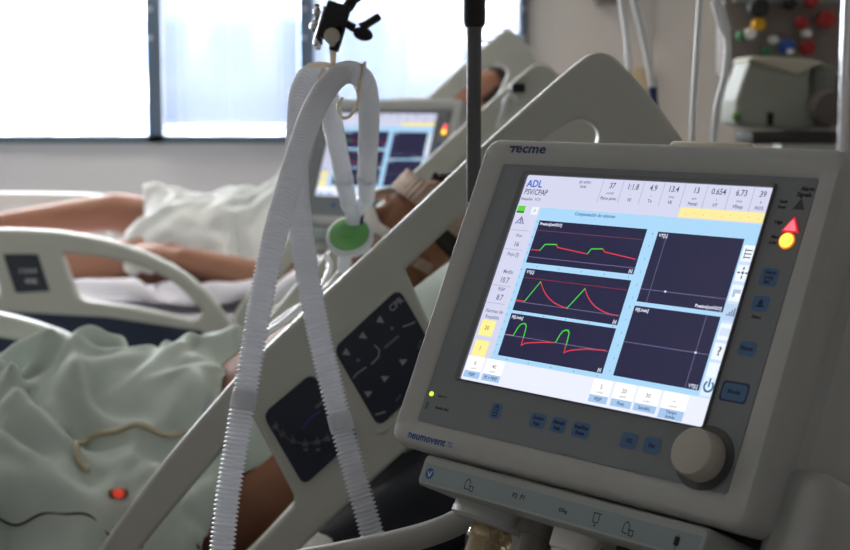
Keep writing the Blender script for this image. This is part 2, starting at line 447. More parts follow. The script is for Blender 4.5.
# side keys
for k, y in enumerate((40, 24.5, 9, -6, -21, -36, -51)):
    D.rect(112.4, 123, y - 6.2, y + 6.6, (236, 244, 254) if k not in (3,) else (186, 208, 236), 2, 1.05, .8)
for k in range(3): D.line([(115, 37 + k * 2.8), (120.5, 37 + k * 2.8)], (60, 60, 70), .8)
D.line([(115, 36), (115, 44)], (60, 60, 70), .6)
for a in range(4):
    an = a * math.pi / 2; D.line([(118 + 2.6 * math.cos(an), 25 + 2.6 * math.sin(an)), (118 + 4.2 * math.cos(an), 25 + 4.2 * math.sin(an))], (50, 50, 60), 1.1)
D.line([(117, 25), (119, 25)], (50, 50, 60), 1); D.line([(118, 24), (118, 26)], (50, 50, 60), 1)
D.rect(114.5, 121, 6, 12, (176, 196, 222), 3); D.rect(117, 121.5, 5.4, 9, (250, 252, 255), 4)
for k in range(4): D.rect(114.5 + k * 1.9, 115.6 + k * 1.9, -8.6, -7 + k * 1.6, (90, 110, 150), 3)
D.rect(113.5, 122, -24, -18, (214, 230, 248), 3)
D.text('?', 118, -36, 9.5, (90, 86, 90), bold=.2)
arc = [(117.8 + 3.7 * math.cos(R(a)), -62.5 + 3.9 * math.sin(R(a))) for a in range(130, 411, 14)]
D.rect(112.2, 123, -69.8, -55.4, (226, 240, 252), 3, 1.0, .8)
D.line(arc, (26, 104, 150), 1.5); D.line([(117.8, -56.8), (117.8, -62.5)], (26, 104, 150), 1.5)
scr = D.mb.build('screen', vent, auto=False)

# --- print on the front panel
class Pr:
    def __init__(s, z=.0001): s.mb = MB(); s.z = z
    def text(s, t, x, y, size, m, align='CENTER', bold=0, shear=0, sx=1, space=1):
        me = text_mesh(t, size / 1000, (bold * 1.5 + .05) / 1000, align, shear, space)
        s.mb.mesh(me, m, VM @ Matrix.Translation((x / 1000, y / 1000, s.z)) @ Matrix.Diagonal((sx, 1, 1, 1))); bpy.data.meshes.remove(me)
    def fit(s, t, l, r, b, tp, m, bold=0):
        me = text_mesh(t, .01, bold / 1000)
        xs = [v.co.x for v in me.vertices]; ys = [v.co.y for v in me.vertices]
        sx = (r - l) / 1000 / (max(xs) - min(xs)); sy = (tp - b) / 1000 / (max(ys) - min(ys))
        s.mb.mesh(me, m, VM @ Matrix.Translation((l / 1000, b / 1000, s.z)) @ Matrix.Diagonal((sx, sy, 1, 1)) @ Matrix.Translation((-min(xs), -min(ys), 0))); bpy.data.meshes.remove(me)
    def poly(s, P, m, dz=0):
        s.mb.add([(p[0] / 1000, p[1] / 1000, s.z + dz) for p in P], [list(range(len(P)))], m, VM)
    def rect(s, l, r, b, t, m, rad=1, dz=0): s.poly(rounded([(l, b), (r, b), (r, t), (l, t)], rad, 4), m, dz)
    def line(s, P, m, w=.7, dz=0):
        for a, b in zip(P, P[1:]):
            d = Vector((b[0] - a[0], b[1] - a[1])).normalized(); n = Vector((-d.y, d.x)) * w / 2
            a2, b2 = Vector(a), Vector(b); s.poly([a2 - n, b2 - n, b2 + n, a2 + n], m, dz)
P = Pr(); P.text('Alarm', 151, 93.2, 4.6, blackink, bold=.12); P.text('Signals', 149.5, 88.6, 4.6, blackink, bold=.12); P.mb.build('alarm_heading', vent, auto=False)
P = Pr(); P.text('Fault', 134, 82.4, 3.4, blackink, bold=.08); P.text('Resp', 134, 78.2, 3.4, blackink, bold=.08); P.mb.build('lamp_caption', vent, auto=False)
P = Pr(); P.poly([(143, 77), (153, 77), (148, 86)], mat('unlit triangle', (62, 64, 62), .5)); P.mb.build('unlit_lamp', vent, auto=False)
P = Pr(); P.text('High', 135, 66.2, 3.6, blackink, bold=.08); P.mb.build('lamp_caption', vent, auto=False)
P = Pr(); P.text('Med', 135.5, 54.8, 3.4, blackink, bold=.08); P.text('Low', 135, 50.4, 3.4, blackink, bold=.08); P.mb.build('lamp_caption', vent, auto=False)
def membrane(l, r_, b_, t_, texts, extra=None, frame=False):
    P = Pr()
    if frame: P.rect(l - 1.5, r_ + 1.5, b_ - 1.5, t_ + 1.5, navyink, 3)
    P.z = .0002; P.rect(l, r_, b_, t_, patch, 3); P.z = .0005
    for t, x, y, sz in texts: P.text(t, x, y, sz, navyink, bold=.13)
    if extra: extra(P)
    P.mb.build('membrane_key', vent, auto=False)
membrane(133, 148, 17, 31, (('Alarm', 141, 27.6, 3.9), ('Loop', 140.5, 23.9, 3.9), ('Set', 139.6, 20.2, 3.9)))
def bell(P): P.poly([(136, .8), (144, .8), (142, 3), (141.6, 6), (138.4, 6), (138, 3)], navyink); P.poly([(139, 6), (141, 6), (140, 7.6)], navyink)
membrane(133, 147, -2, 9.5, (), bell)
P = Pr(); P.text('Silenc.', 140, -6.6, 3.4, blackink, bold=.06); P.mb.build('key_caption', vent, auto=False)
membrane(132.5, 147.5, -36, -25, (('Menu', 139.6, -30.5, 4.6),)); membrane(129.8, 149.8, -69.3, -57.1, (('Mode', 139.6, -63.2, 4.6),), None, True)
for (x, a, b, w_) in ((-27.2, 'Sustain', 'Insp.', 16), (-6, 'Manual', 'Insp.', 15), (17, 'Insp/Exp', 'Pause', 17)): membrane(x - w_ / 2, x + w_ / 2, -119, -107, ((a, x, -110.9, 3.9), (b, x, -115.4, 3.9)))
for (x, a) in ((63.6, 'O2'), (84.7, 'Esc')): membrane(x - 7.5, x + 7.5, -119, -107, ((a, x, -113, 4.4),))
def batt(P):
    P.rect(-76, -70.8, -117, -108.5, navyink, .8); P.rect(-74.6, -72.2, -108.6, -107.4, navyink, .3); P.z = .0007
    for k in range(3): P.rect(-75.2, -71.6, -116 + k * 2.4, -114.6 + k * 2.4, patch, .3)
membrane(-79, -67.5, -119, -106, (), batt)
P = Pr(); P.text('Line (~)', -137, -110.2, 3.2, blackink, bold=.06); P.mb.build('lamp_caption', vent, auto=False)
P = Pr(); P.text('Standby Batt', -133, -120.4, 3.2, blackink, bold=.06); P.mb.build('lamp_caption', vent, auto=False)
P = Pr(); P.rect(-152.6, -149.4, -123.4, -117.2, mat('unlit lamp', (70, 96, 92), .4), .3); P.mb.build('unlit_lamp', vent, auto=False)
# logos on the bezel
P = Pr(.0019)
P.poly([(-154.6, 116.6), (-143.6, 116.6), (-143.2, 118.5), (-153.6, 118.5)], navyink); P.poly([(-150.6, 112), (-148.0, 112), (-147.2, 117), (-149.8, 117)], navyink)
P.fit('ecme', -145.6, -110.6, 112, 118.5, navyink, bold=.25)
P.mb.build('maker_logo', vent, auto=False); P = Pr(.0019); P.fit('neumovent', -159.4, -114.5, -151.0, -145.0, blueink, bold=.22)
P.mb.build('model_logo', vent, auto=False); P = Pr(.0019); P.fit('TS', -112, -106, -150.6, -146.0, patch, bold=.15)
P.mb.build('model_letters', vent, auto=False)
# lamps
redl = mat('red alarm lamp', (255, 60, 70), .4, emit=1.6, emit_rgb=(255, 96, 110)); yell = mat('amber alarm lamp', (255, 190, 40), .4, emit=1.5, emit_rgb=(255, 214, 84))
redr = mat('red lamp rim', (190, 20, 40), .4, emit=.55, emit_rgb=(235, 30, 60)); yelr = mat('amber lamp rim', (220, 130, 20), .4, emit=.6, emit_rgb=(255, 150, 30))
m = MB(); me = plate([rounded([(.1395, .0590), (.1545, .0590), (.1476, .0715)], .001)], .001); m.mesh(me, redr, VM @ Matrix.Translation((0, 0, .0006)))
me = plate([rounded([(.1416, .0602), (.1522, .0602), (.1475, .0690)], .001)], .0016, .0004); m.mesh(me, redl, VM @ Matrix.Translation((0, 0, .0010))); m.build('red_lamp', vent)
m = MB(); m.cyl((.1464, .0525, -.001), (.1464, .0525, .001), .0064, yelr, 28, VM); m.cyl((.1464, .0525, -.001), (.1464, .0525, .0020), .0054, yell, 28, VM, .0005); m.build('amber_lamp', vent)
grl = mat('green power lamp', (160, 230, 40), .4, emit=1.6, emit_rgb=(190, 235, 60))
m = MB(); m.cyl((-.1500, -.110, -.001), (-.1500, -.110, .001), .0020, grl, 16, VM); m.build('power_lamp', vent)
# knob
knobm = mat('knob plastic', (176, 172, 162), .5, var=.03)
m = MB(); kc = (.1315, -.1135)
m.tube([Vector((kc[0], kc[1], n)) for n in (-.001, .0014, .0016, .002)], [.0235, .0235, .022, .022], mat('knob surround', (70, 72, 74), .5), 40, VM); m.build('dial_ring', vent)
m = MB(); prof = [(.0182, .0), (.0182, .003), (.0176, .010), (.0172, .0165), (.0162, .0180), (.014, .0185), (.006, .0181), (.0005, .0180)]
m.tube([Vector((kc[0], kc[1], z)) for r_, z in prof], [r_ for r_, z in prof], knobm, 44, VM); m.build('control_knob', vent)
# handle lens on top
m = MB(); m.box(.008, .088, .122, .1325, -.05, -.006, mat('handle plastic', (206, 198, 178), .4), .005, VM, 3); m.build('top_handle', vent)
# mark on side
m = MB(); me = plate([rounded([(-.004, -.006), (.004, -.006), (.004, .006), (-.004, .006)], .002)], .001)
m.mesh(me, rubber, VM @ Matrix.Translation((.1885, .070, -.055)) @ Matrix.Rotation(R(90), 4, 'Y')); m.build('side_screw_cover', vent)
# side bracket
m = MB(); m.box(.17, .215, -.2, -.1, -.15, -.03, plast, .012, VM, 3); m.build('side_bracket', vent)
# connection module
m = MB(); sec = outline(-.1345, .153, -.186, -.160, .005, -.001, 0)
loft(m, [ring(outline(-.1325, .151, -.184, -.162, .004), .0), ring(sec, -.003), ring(sec, -.15)], mat('module plastic', (158, 162, 160), .5), VM)
m.build('connection_module', vent)
P = Pr(.0003); lt = mat('module label', (134, 150, 152), .5); P.poly([(-129, -182.4), (146, -182.4), (149, -167), (-129, -167)], lt); P.z = .0005
P.poly([(-122 + 0 + 4.6 * math.cos(R(a)), -175 + 4.6 * math.sin(R(a))) for a in range(0, 360, 20)], blueink); P.z = .0007
P.line([(-124, -173.5), (-121.5, -177.5)], whiteink, 1.1); P.line([(-121.5, -177.5), (-119.8, -172.6)], whiteink, 1.1); P.z = .0005
def lungs(x):
    P.line([(x - 4, -179), (x - 4, -173), (x - 1.5, -170.5), (x + 1, -173), (x + 1, -177)], blackink, .8); P.line([(x - 4, -179), (x + 1, -179)], blackink, .8)
    P.line([(x + 2, -176), (x + 5.5, -176), (x + 5.5, -180), (x + 2, -180), (x + 2, -176)], blackink, .8)
lungs(-76); lungs(86)
P.text('P2  P1', -22, -174, 5.4, blackink, bold=.1); P.text('.   .', -22, -178.5, 5, blackink)
P.text('co\u2082', 24, -174.6, 6, blackink, bold=.1); P.line([(52, -170.5), (60, -170.5)], blackink, .8)
P.line([(53.5, -171), (53.5, -177.5), (58.5, -177.5), (58.5, -171)], blackink, .8); P.rect(55.4, 57, -180.4, -178.8, blackink, .3)
P.rect(127, 131.5, -178, -171.5, blackink, .8); P.line([(129.3, -181), (129.3, -170)], blackink, .7)
P.mb.build('module_print', vent, auto=False)
# ports under the module
def port(name, a, n, segs, m_, parent=vent):
    q = MB(); q.tube([Vector((a, c, n)) for c, r_ in segs], [r_ for c, r_ in segs], m_, 32, VM); return q.build(name, parent)
port('port_collar', -.088, -.055, [(-.184, .033), (-.186, .036), (-.196, .037), (-.199, .034), (-.2, .02)], plast)
port('port_connector', -.088, -.055, [(-.2, .016), (-.205, .019), (-.212, .019), (-.2125, .0165), (-.226, .0165), (-.2265, .0135), (-.262, .0125)], amber)
port('port_connector', -.036, -.05, [(-.184, .017), (-.196, .017), (-.197, .0135), (-.228, .013)], mat('smoky plastic', (120, 118, 110), .3, trans=.3))
port('port_connector', .004, -.05, [(-.184, .02), (-.2, .0195), (-.202, .0165), (-.240, .016)], white)
port('port_connector', .05, -.05, [(-.184, .006), (-.196, .006), (-.197, .004), (-.215, .004)], black)
# cart
cartm = mat('cart paint', (150, 150, 146), .45)
m = MB(); m.box(-.16, .18, .05, .25, .93, .965, cartm, .01); m.build('cart_shelf', vent)
m = MB(); m.box(-.05, .09, .14, .26, .12, .93, cartm, .02); m.build('cart_column', vent)
m = MB(); m.box(-.06, .10, .12, .28, .96, 1.03, cartm, .01); m.build('tilt_mount', vent)
m = MB(); me = plate([rounded([(-.25, -.2), (-.05, -.05), (.09, -.05), (.29, -.2), (.29, -.12), (.16, .1), (.29, .34), (.25, .4), (.08, .24), (-.04, .24), (-.21, .4), (-.25, .34), (-.12, .1), (-.25, -.12)], .03)], .045, .008)
m.mesh(me, cartm, Matrix.Translation((0, .1, .1025))); m.build('cart_base', vent)
for (x, y) in ((-.24, -.08), (.28, -.08), (-.22, .46), (.26, .46)):
    c = MB(); c.cyl((x - .012, y, .035), (x + .012, y, .035), .035, rubber, 24, None, .005); c.tube([(x, y, .04), (x, y, .085)], .01, steel, 12); c.build('caster_wheel', vent)
vinv = (Matrix.Translation(vent.location) @ Matrix.Rotation(R(-47.03), 4, 'Z')).inverted()
hp = spline([at(120, 590, 1.30), at(230, 575, 1.29), at(310, 560, 1.28), at(390, 544, 1.27), at(440, 530, 1.265), at(478, 512, 1.27), at(500, 505, 1.30)], 6)
m = MB(); m.tube([vinv @ p for p in hp], .0115, cartm, 16); m.tube([vinv @ p for p in hp[:5]], .0135, rubber, 16)
m.build('side_arm', vent)

# second ventilator: a copy between the beds
v2 = copy_tree(vent)
for k in list(v2.keys()): pass
v2['label'] = 'smaller-looking blurred ventilator between the two beds, behind the hanging hoses'
v2.location = (-.102, 3.009, 0)
v2.rotation_euler = (0, 0, R(-27.3)); v2.scale = (1, 1, (EYE - .118) / VZ)
for ch in list(v2.children):
    if ch.name.startswith(('side_arm', 'side_bracket')): bpy.data.objects.remove(ch)

# ------------------------------------------------------------------ cloth
def ndi(Z, n=24):
    Q = Z.copy()
    for _ in range(n): Q[1:-1, 1:-1] = (Q[2:, 1:-1] + Q[:-2, 1:-1] + Q[1:-1, 2:] + Q[1:-1, :-2]) / 4
    return Q
def cloth(name, x0, x1, y0, y1, s, kx, ky, H, mtl, seed, steps=90, z_off=.02, amp=.015, clipfn=None, parent=None, stiff=.3, freq=9):
    """a sheet larger than its footprint, dropped onto the height field H(x, y) and left to wrinkle"""
    rng = np.random.default_rng(seed)
    nx = int((x1 - x0) / s) + 1; ny = int((y1 - y0) / s) + 1
    X, Y = np.meshgrid(np.linspace(x0, x1, nx), np.linspace(y0, y1, ny), indexing='ij')
    Pn = np.zeros((nx, ny, 3)); Pn[..., 0] = X; Pn[..., 1] = Y
    nz = np.array([[noise.noise(Vector((x * freq + seed, y * freq, seed * 1.7))) + .5 * noise.noise(Vector((x * freq * 2.3, y * freq * 2.3 + seed, 3.1))) for y in Y[0]] for x in X[:, 0]])
    # height map for collisions
    hx = np.arange(x0 - .05, x1 + .05, .01); hy = np.arange(y0 - .05, y1 + .05, .01)
    GX, GY = np.meshgrid(hx, hy, indexing='ij'); HM = H(GX, GY)
    def Hs(p):
        fx = np.clip((p[..., 0] - hx[0]) / .01, 0, len(hx) - 1.01); fy = np.clip((p[..., 1] - hy[0]) / .01, 0, len(hy) - 1.01)
        ix = fx.astype(int); iy = fy.astype(int); tx = fx - ix; ty = fy - iy
        return HM[ix, iy] * (1 - tx) * (1 - ty) + HM[ix + 1, iy] * tx * (1 - ty) + HM[ix, iy + 1] * (1 - tx) * ty + HM[ix + 1, iy + 1] * tx * ty
    Pn[..., 2] = Hs(Pn) + z_off + amp * nz
    # sideways shove so folds form at an angle
    Pn[..., 0] += .012 * np.sin(Y * 23 + seed) ; Pn[..., 1] += .012 * np.sin(X * 19 + seed * 2)
    prev = Pn.copy()
    lx = (x1 - x0) / (nx - 1) * kx; ly = (y1 - y0) / (ny - 1) * ky; ld = math.hypot(lx, ly)
    def con(A, B, L, w):
        d = B - A; l = np.linalg.norm(d, axis=-1, keepdims=True) + 1e-9
        c = d * ((l - L) / l) * .5 * w
        A += c; B -= c
    for it in range(steps):
        vel = (Pn - prev) * .93; prev = Pn.copy(); Pn = Pn + vel; Pn[..., 2] -= .0006
        for _ in range(5):
            for o in (0, 1):
                n_ = (nx - o) // 2 * 2; con(Pn[o:o + n_:2], Pn[o + 1:o + n_:2], lx, 1)
                n_ = (ny - o) // 2 * 2; con(Pn[:, o:o + n_:2], Pn[:, o + 1:o + n_:2], ly, 1)
            for o in (0, 1):
                n_ = (nx - o) // 2 * 2
                con(Pn[o:o + n_:2, :-1], Pn[o + 1:o + n_:2, 1:], ld, .45)
                con(Pn[o:o + n_:2, 1:], Pn[o + 1:o + n_:2, :-1], ld, .45)
            # bending: keep next-but-three neighbours from closing up
            for q in (2, 4):
                A, B = Pn[:-q], Pn[q:]; d = B - A; l = np.linalg.norm(d, axis=-1, keepdims=True) + 1e-9
                c = d * (np.minimum(l - lx * q, 0) / l) * .12 * stiff; Pn[:-q] += c; Pn[q:] -= c
                A, B = Pn[:, :-q], Pn[:, q:]; d = B - A; l = np.linalg.norm(d, axis=-1, keepdims=True) + 1e-9
                c = d * (np.minimum(l - ly * q, 0) / l) * .12 * stiff; Pn[:, :-q] += c; Pn[:, q:] -= c
        h = Hs(Pn) + .004; hit = Pn[..., 2] < h
        Pn[..., 2] = np.where(hit, h, Pn[..., 2])
        for k in (0, 1):
            Pn[..., k] = np.where(hit, prev[..., k] + (Pn[..., k] - prev[..., k]) * .35, Pn[..., k])
            for sl in ((0,), (-1,), (slice(None), 0), (slice(None), -1)): Pn[sl + (Ellipsis, k)] = prev[sl + (Ellipsis, k)]
    if not steps:
        f_ = Pn[..., 2] - ndi(Pn[..., 2]); Pn[..., 1] -= .6 * f_; Pn[..., 0] += .35 * f_
    for _ in range(1):   # light smoothing
        Q = Pn.copy(); Q[1:-1, 1:-1] = (Pn[1:-1, 1:-1] * 4 + Pn[2:, 1:-1] + Pn[:-2, 1:-1] + Pn[1:-1, 2:] + Pn[1:-1, :-2]) / 8; Pn = Q
    mb = MB(); vs = Pn.reshape(-1, 3)
    fs = [[i * ny + j, (i + 1) * ny + j, (i + 1) * ny + j + 1, i * ny + j + 1] for i in range(nx - 1) for j in range(ny - 1)]
    mb.add([tuple(v) for v in vs], fs, mtl, None, True)
    o = mb.build(name, None, auto=False)
    md = o.modifiers.new('s', 'SOLIDIFY'); md.thickness = .0025; md.offset = 1
    md = o.modifiers.new('u', 'SUBSURF'); md.levels = 1; md.render_levels = 1
    return o

def folds(X, Y, seed, a=.028, b=.012, th=.6, f=1.0):
    out = np.zeros_like(X); ct, st_ = math.cos(th), math.sin(th)
    for i in np.ndindex(X.shape):
        x, y = X[i] * f, Y[i] * f
        wx = .07 * noise.noise(Vector((x * 5 + seed, y * 5, 2.2))); wy = .07 * noise.noise(Vector((x * 5, y * 5 + seed, 7.7)))
        u = (x + wx) * ct + (y + wy) * st_; v = -(x + wx) * st_ + (y + wy) * ct
        r1 = 1 - abs(noise.noise(Vector((u * 4.5, v * 12 + seed, seed)))) * 2.4
        r2 = 1 - abs(noise.noise(Vector((v * 7 + 3, u * 15 + seed * 3, seed + 5)))) * 2.4
        r3 = abs(noise.noise(Vector((u * 24, v * 24, seed + 9))))
        m = .55 + .9 * noise.noise(Vector((x * 4, y * 4, seed + 20)))
        out[i] = (a * max(r1, 0) ** 1.7 + a * .6 * max(r2, 0) ** 2) * max(.35, m + .4) + b * r3
    return out
def bones_height(bones, base):
    """height field of tapered round limbs over a base"""
    def H(X, Y):
        Z = base(X, Y) if callable(base) else np.full_like(X, base)
        for (a, ra, b, rb) in bones:
            for t in np.linspace(0, 1, 12):
                cx, cy, cz = [a[k] * (1 - t) + b[k] * t for k in range(3)]; r = ra * (1 - t) + rb * t
                d2 = (X - cx) ** 2 + (Y - cy) ** 2
                Z = np.where(d2 < r * r, np.maximum(Z, cz + np.sqrt(np.maximum(r * r - d2, 0))), Z)
        return Z
    return H

# ------------------------------------------------------------------ people
def add_caps(b, a, ra, c, rc, flat=None):
    """tapered limb"""
    a, c = Vector(a), Vector(c); d = c - a; n = max(2, int(d.length / .015))
    q = MB()
    pts = []; rs = []
    L = d.normalized() if d.length > 1e-6 else Vector((0, 0, 1))
    for k in range(5): th = math.pi / 2 * (1 - k / 5); pts.append(a - L * ra * math.sin(th)); rs.append(max(ra * math.cos(th), .0004))
    for k in range(n + 1): t = k / n; pts.append(a + d * t); rs.append(ra + (rc - ra) * t)
    for k in range(1, 6): th = math.pi / 2 * k / 5; pts.append(c + L * rc * math.sin(th)); rs.append(max(rc * math.cos(th), .0004))
    q.tube(pts, rs, skin, 16)
    b.v_off = len(b.v); b.add(q.v, q.f, skin)
def ell(b, c, r, M3):
    q = MB(); q.ball((0, 0, 0), r, skin, None, 12)
    M = Matrix.Translation(c) @ M3.to_4x4(); b.add(q.v, q.f, skin, M)
def hand(b, wrist, d, nrm, side, curl=.5, s=1.0):
    """five-fingered hand: d along the fingers, nrm out of the back of the hand, side towards the thumb"""
    d = Vector(d).normalized(); nrm = Vector(nrm).normalized(); side = d.cross(nrm).normalized() * side; w = Vector(wrist)
    nrm = side.cross(d) if side.cross(d).dot(nrm) > 0 else -side.cross(d)
    Mx = Matrix((d, side, nrm)).transposed()
    ell(b, w + d * .045 * s, (.052 * s, .04 * s, .015 * s), Mx)
    for k, (o, L) in enumerate(((.028, .070), (.010, .078), (-.009, .073), (-.027, .057))):
        p = w + (d * .082 + side * o) * s; a = .15 + curl * .3; dd = d
        for j, fr in enumerate((.45, .32, .23)):
            dd = (dd * math.cos(a) - nrm * math.sin(a)).normalized(); a = curl * .55
            q = p + dd * L * fr * s; add_caps(b, p, (.0092 - .0008 * j) * s, q, (.0084 - .0008 * j) * s); p = q
            dn = nrm; nrm2 = (nrm * math.cos(a) + d * math.sin(a))
    p = w + (d * .022 + side * .03) * s; dd = (d * .62 + side * .75 - nrm * .2).normalized()
    for L, r_ in ((.04, .012), (.032, .0105), (.024, .0095)):
        q = p + dd * L * s; add_caps(b, p, r_ * s, q, (r_ - .001) * s); p = q; dd = (dd + d * .35 - nrm * .12).normalized()
def head(b, c, up, front, s=1.0):
    up = Vector(up).normalized(); front = Vector(front); front = (front - up * front.dot(up)).normalized(); lat = up.cross(front)
    Mx = Matrix((lat, front, up)).transposed(); c = Vector(c)
    W = lambda x, y, z: c + Mx @ (Vector((x, y, z)) * s)
    ell(b, W(0, -.012, .02), (.074 * s, .094 * s, .088 * s), Mx)
    ell(b, W(0, .018, -.025), (.060 * s, .070 * s, .082 * s), Mx)
    ell(b, W(0, .052, -.085), (.028 * s, .026 * s, .022 * s), Mx)          # chin
    ell(b, W(0, .072, .018), (.05 * s, .018 * s, .014 * s), Mx)            # brow
    for x in (-1, 1):
        ell(b, W(x * .037, .058, -.028), (.022 * s, .022 * s, .022 * s), Mx)   # cheek
        ell(b, W(x * .03, .073, -.001), (.0135 * s, .0105 * s, .009 * s), Mx)    # eye
        ell(b, W(x * .074, -.008, -.012), (.009 * s, .018 * s, .030 * s), Mx)  # ear
    add_caps(b, W(0, .08, .002), .009 * s, W(0, .102, -.034), .0135 * s)
    ell(b, W(0, .092, -.038), (.018 * s, .011 * s, .008 * s), Mx)
    ell(b, W(0, .081, -.060), (.023 * s, .010 * s, .0055 * s), Mx); ell(b, W(0, .078, -.068), (.02 * s, .011 * s, .006 * s), Mx)
    return W, Mx
def finish_body(b, name, mtl, root_parent=None, voxel=.0065):
    me = bpy.data.meshes.new('b'); me.from_pydata(b.v, [], b.f); me.update()
    bm_ = bmesh.new(); bm_.from_mesh(me); bmesh.ops.recalc_face_normals(bm_, faces=bm_.faces); bm_.to_mesh(me); bm_.free()
    o = bpy.data.objects.new('b', me)
    md = o.modifiers.new('r', 'REMESH'); md.mode = 'VOXEL'; md.voxel_size = voxel; md.use_smooth_shade = True
    md = o.modifiers.new('s', 'SMOOTH'); md.factor = .5; md.iterations = 4
    me2 = temp_eval(o); me2.name = name
    me2.materials.clear(); me2.materials.append(mtl)
    for p in me2.polygons: p.use_smooth = True
    o2 = bpy.data.objects.new(name, me2); COL.objects.link(o2)
    return o2
def hair_cap(W, Mx, s, m_, parent, name='hair'):
    q = MB(); b2 = bmesh.new(); bmesh.ops.create_icosphere(b2, subdivisions=5, radius=1)
    keep = []
    for v in b2.verts:
        n = v.co.copy(); f = 1 + .05 * noise.noise(n * 6) + .03 * noise.noise(n * 18)
        v.co = Vector((n.x * .082, -.016 + n.y * .103, .024 + n.z * .098)) * f
    dead = [v for v in b2.verts if v.co.y > .052 - .25 * max(v.co.z - .05, 0) and v.co.z < .085 or v.co.z < -.02 - (0 if v.co.y > -.03 else .04) or (abs(v.co.x) > .06 and v.co.y > -.02 and v.co.z < .01)]
    bmesh.ops.delete(b2, geom=dead, context='VERTS')
    for v in b2.verts: v.co = W(*v.co)
    q.bm(b2, m_, None, True); o = q.build(name, parent, auto=False)
    md = o.modifiers.new('s', 'SOLIDIFY'); md.thickness = .006; md.offset = -1
    return o

# ------------------------------------------------------------------ bed rails (shared shapes)
def px2(pts, Y): return [(at(x, y, Y).x, at(x, y, Y).z) for x, y in pts]
HY = 1.65
HR_OUT = px2([(60, 606), (103, 543), (170, 453), (235, 378), (262, 351), (330, 287), (403, 220), (478, 149), (560, 76), (600, 44), (645, 90), (690, 152), (706, 200), (660, 262), (560, 330), (402, 450), (297, 550), (240, 604), (205, 632), (80, 640)], HY)
HR_OUT = rounded(HR_OUT, [.02, .03, .04, .03, .03, .05, .05, .05, .05, .045, .06, .05, .05, .08, .05, .04, .04, .05, .03, .04], 6)
HR_H1 = rounded(px2([(238, 432), (253, 413), (298, 498), (252, 548), (205, 588), (112, 590), (138, 551), (190, 488)], HY), [.006, .01, .012, .03, .02, .02, .02, .05], 5)
HR_H2 = rounded(px2([(404, 269), (470, 207), (545, 136), (578, 116), (600, 130), (590, 160), (552, 222), (520, 280), (456, 338), (437, 340)], HY), [.006, .04, .03, .025, .025, .02, .02, .04, .02, .01], 6)
ROT = Matrix.Rotation(R(90), 4, 'X')
def head_rail(parent, y, dx=0, dz=0, keypads=True, mtl=plast2):
    """y is in world terms; parent root sits at its own location"""
    L = parent.location
    me = plate([HR_OUT, HR_H1, HR_H2], .032, .005, 3)
    m = MB(); m.mesh(me, mtl, Matrix.Translation(Vector((dx, y, dz)) - L) @ ROT, True)
    o = m.build('head_siderail', parent)
    return o
def foot_rail_loops():
    Y = 3.3
    out = rounded(px2([(-420, 234), (-160, 228), (-20, 228), (64, 230), (128, 244), (176, 265), (212, 294), (234, 330), (238, 366), (232, 400), (150, 408), (-420, 408)], Y), [.06, .05, .1, .1, .1, .1, .1, .1, .05, .05, .05, .06], 6)
    h1 = rounded(px2([(62, 252), (112, 257), (152, 269), (184, 288), (204, 312), (196, 320), (140, 307), (80, 299)], Y), [.012, .05, .05, .05, .03, .02, .05, .02], 5)
    h2 = rounded(px2([(-380, 250), (-160, 248), (-8, 248), (4, 298), (-160, 298), (-380, 298)], Y), .03, 5)
    return [out, h1, h2]
FR = foot_rail_loops()
def foot_rail(parent, y, dx=0, dz=0, pad=True):
    L = parent.location; M = Matrix.Translation(Vector((dx, y, dz)) - L) @ ROT
    m = MB(); m.mesh(plate(FR, .035, .008, 3), plast2, M, True); o = m.build('foot_siderail', parent)
    q = MB(); ins = rounded(px2([(-400, 311), (20, 311), (110, 316), (205, 330), (204, 347), (150, 352), (-400, 352)], 3.3), .008, 5)
    q.mesh(plate([ins], .006, .001), navyrail, Matrix.Translation((0, -.0165, 0)) @ M); q.build('rail_inset', o)
    if pad:
        q = MB(); k = rounded(px2([(5, 253), (40, 253), (52, 290), (18, 292)], 3.3), .004, 4)
        q.mesh(plate([k], .006, .001), navy, Matrix.Translation((0, -.0165, 0)) @ M)
        for (x, y_) in ((30, 270), (34, 280)):
            me = text_mesh('1 2 3 4' if y_ < 275 else 'RAIL', .014, .0004); c = at(x, y_, 3.3)
            q.mesh(me, whiteink, Matrix.Translation((0, -.0205, 0)) @ M @ Matrix.Translation((c.x, c.z, 0)))
        q.build('rail_label', o)
    return o

# ------------------------------------------------------------------ near bed
bed1 = empty('hospital_bed', (-.65, 2.08, 0), 0, 'nearest grey hospital bed with raised backrest and keypads on its side rail', 'hospital bed', None)
L1 = bed1.location
r1 = head_rail(bed1, HY)
# keypads on the near rail
def pad_loop(c4, r=.012): return rounded(px2(c4, HY), r, 5)
fr = HY - .016
K1 = [(399, 286), (444, 364), (379, 424), (334, 346)]; K2 = [(313, 370), (360, 432), (305, 482), (264, 411)]
Mk = Matrix.Translation(Vector((0, fr - .001, 0)) - L1) @ ROT
q = MB(); q.mesh(plate([pad_loop([(401, 275), (455, 364), (379, 434), (325, 345)])], .004, .001), plast2, Matrix.Translation(Vector((0, fr, 0)) - L1) @ ROT)
q.mesh(plate([pad_loop(K1)], .005, .0008), navy, Mk)
def ktext(q, s, px, py, size, ang, m_=whiteink, bold=0):
    c = at(px, py, HY); me = text_mesh(s, size, bold)
    q.mesh(me, m_, Matrix.Translation(Vector((c.x, fr - .0041, c.z)) - L1) @ ROT @ Matrix.Rotation(R(ang), 4, 'Z')); bpy.data.meshes.remove(me)
def kpoly(q, pts, m_=whiteink, Y=HY):
    P_ = [at(x, y, Y) for x, y in pts]; q.add([Vector((p.x, fr - .0041, p.z)) - L1 for p in P_], [list(range(len(P_)))], m_)
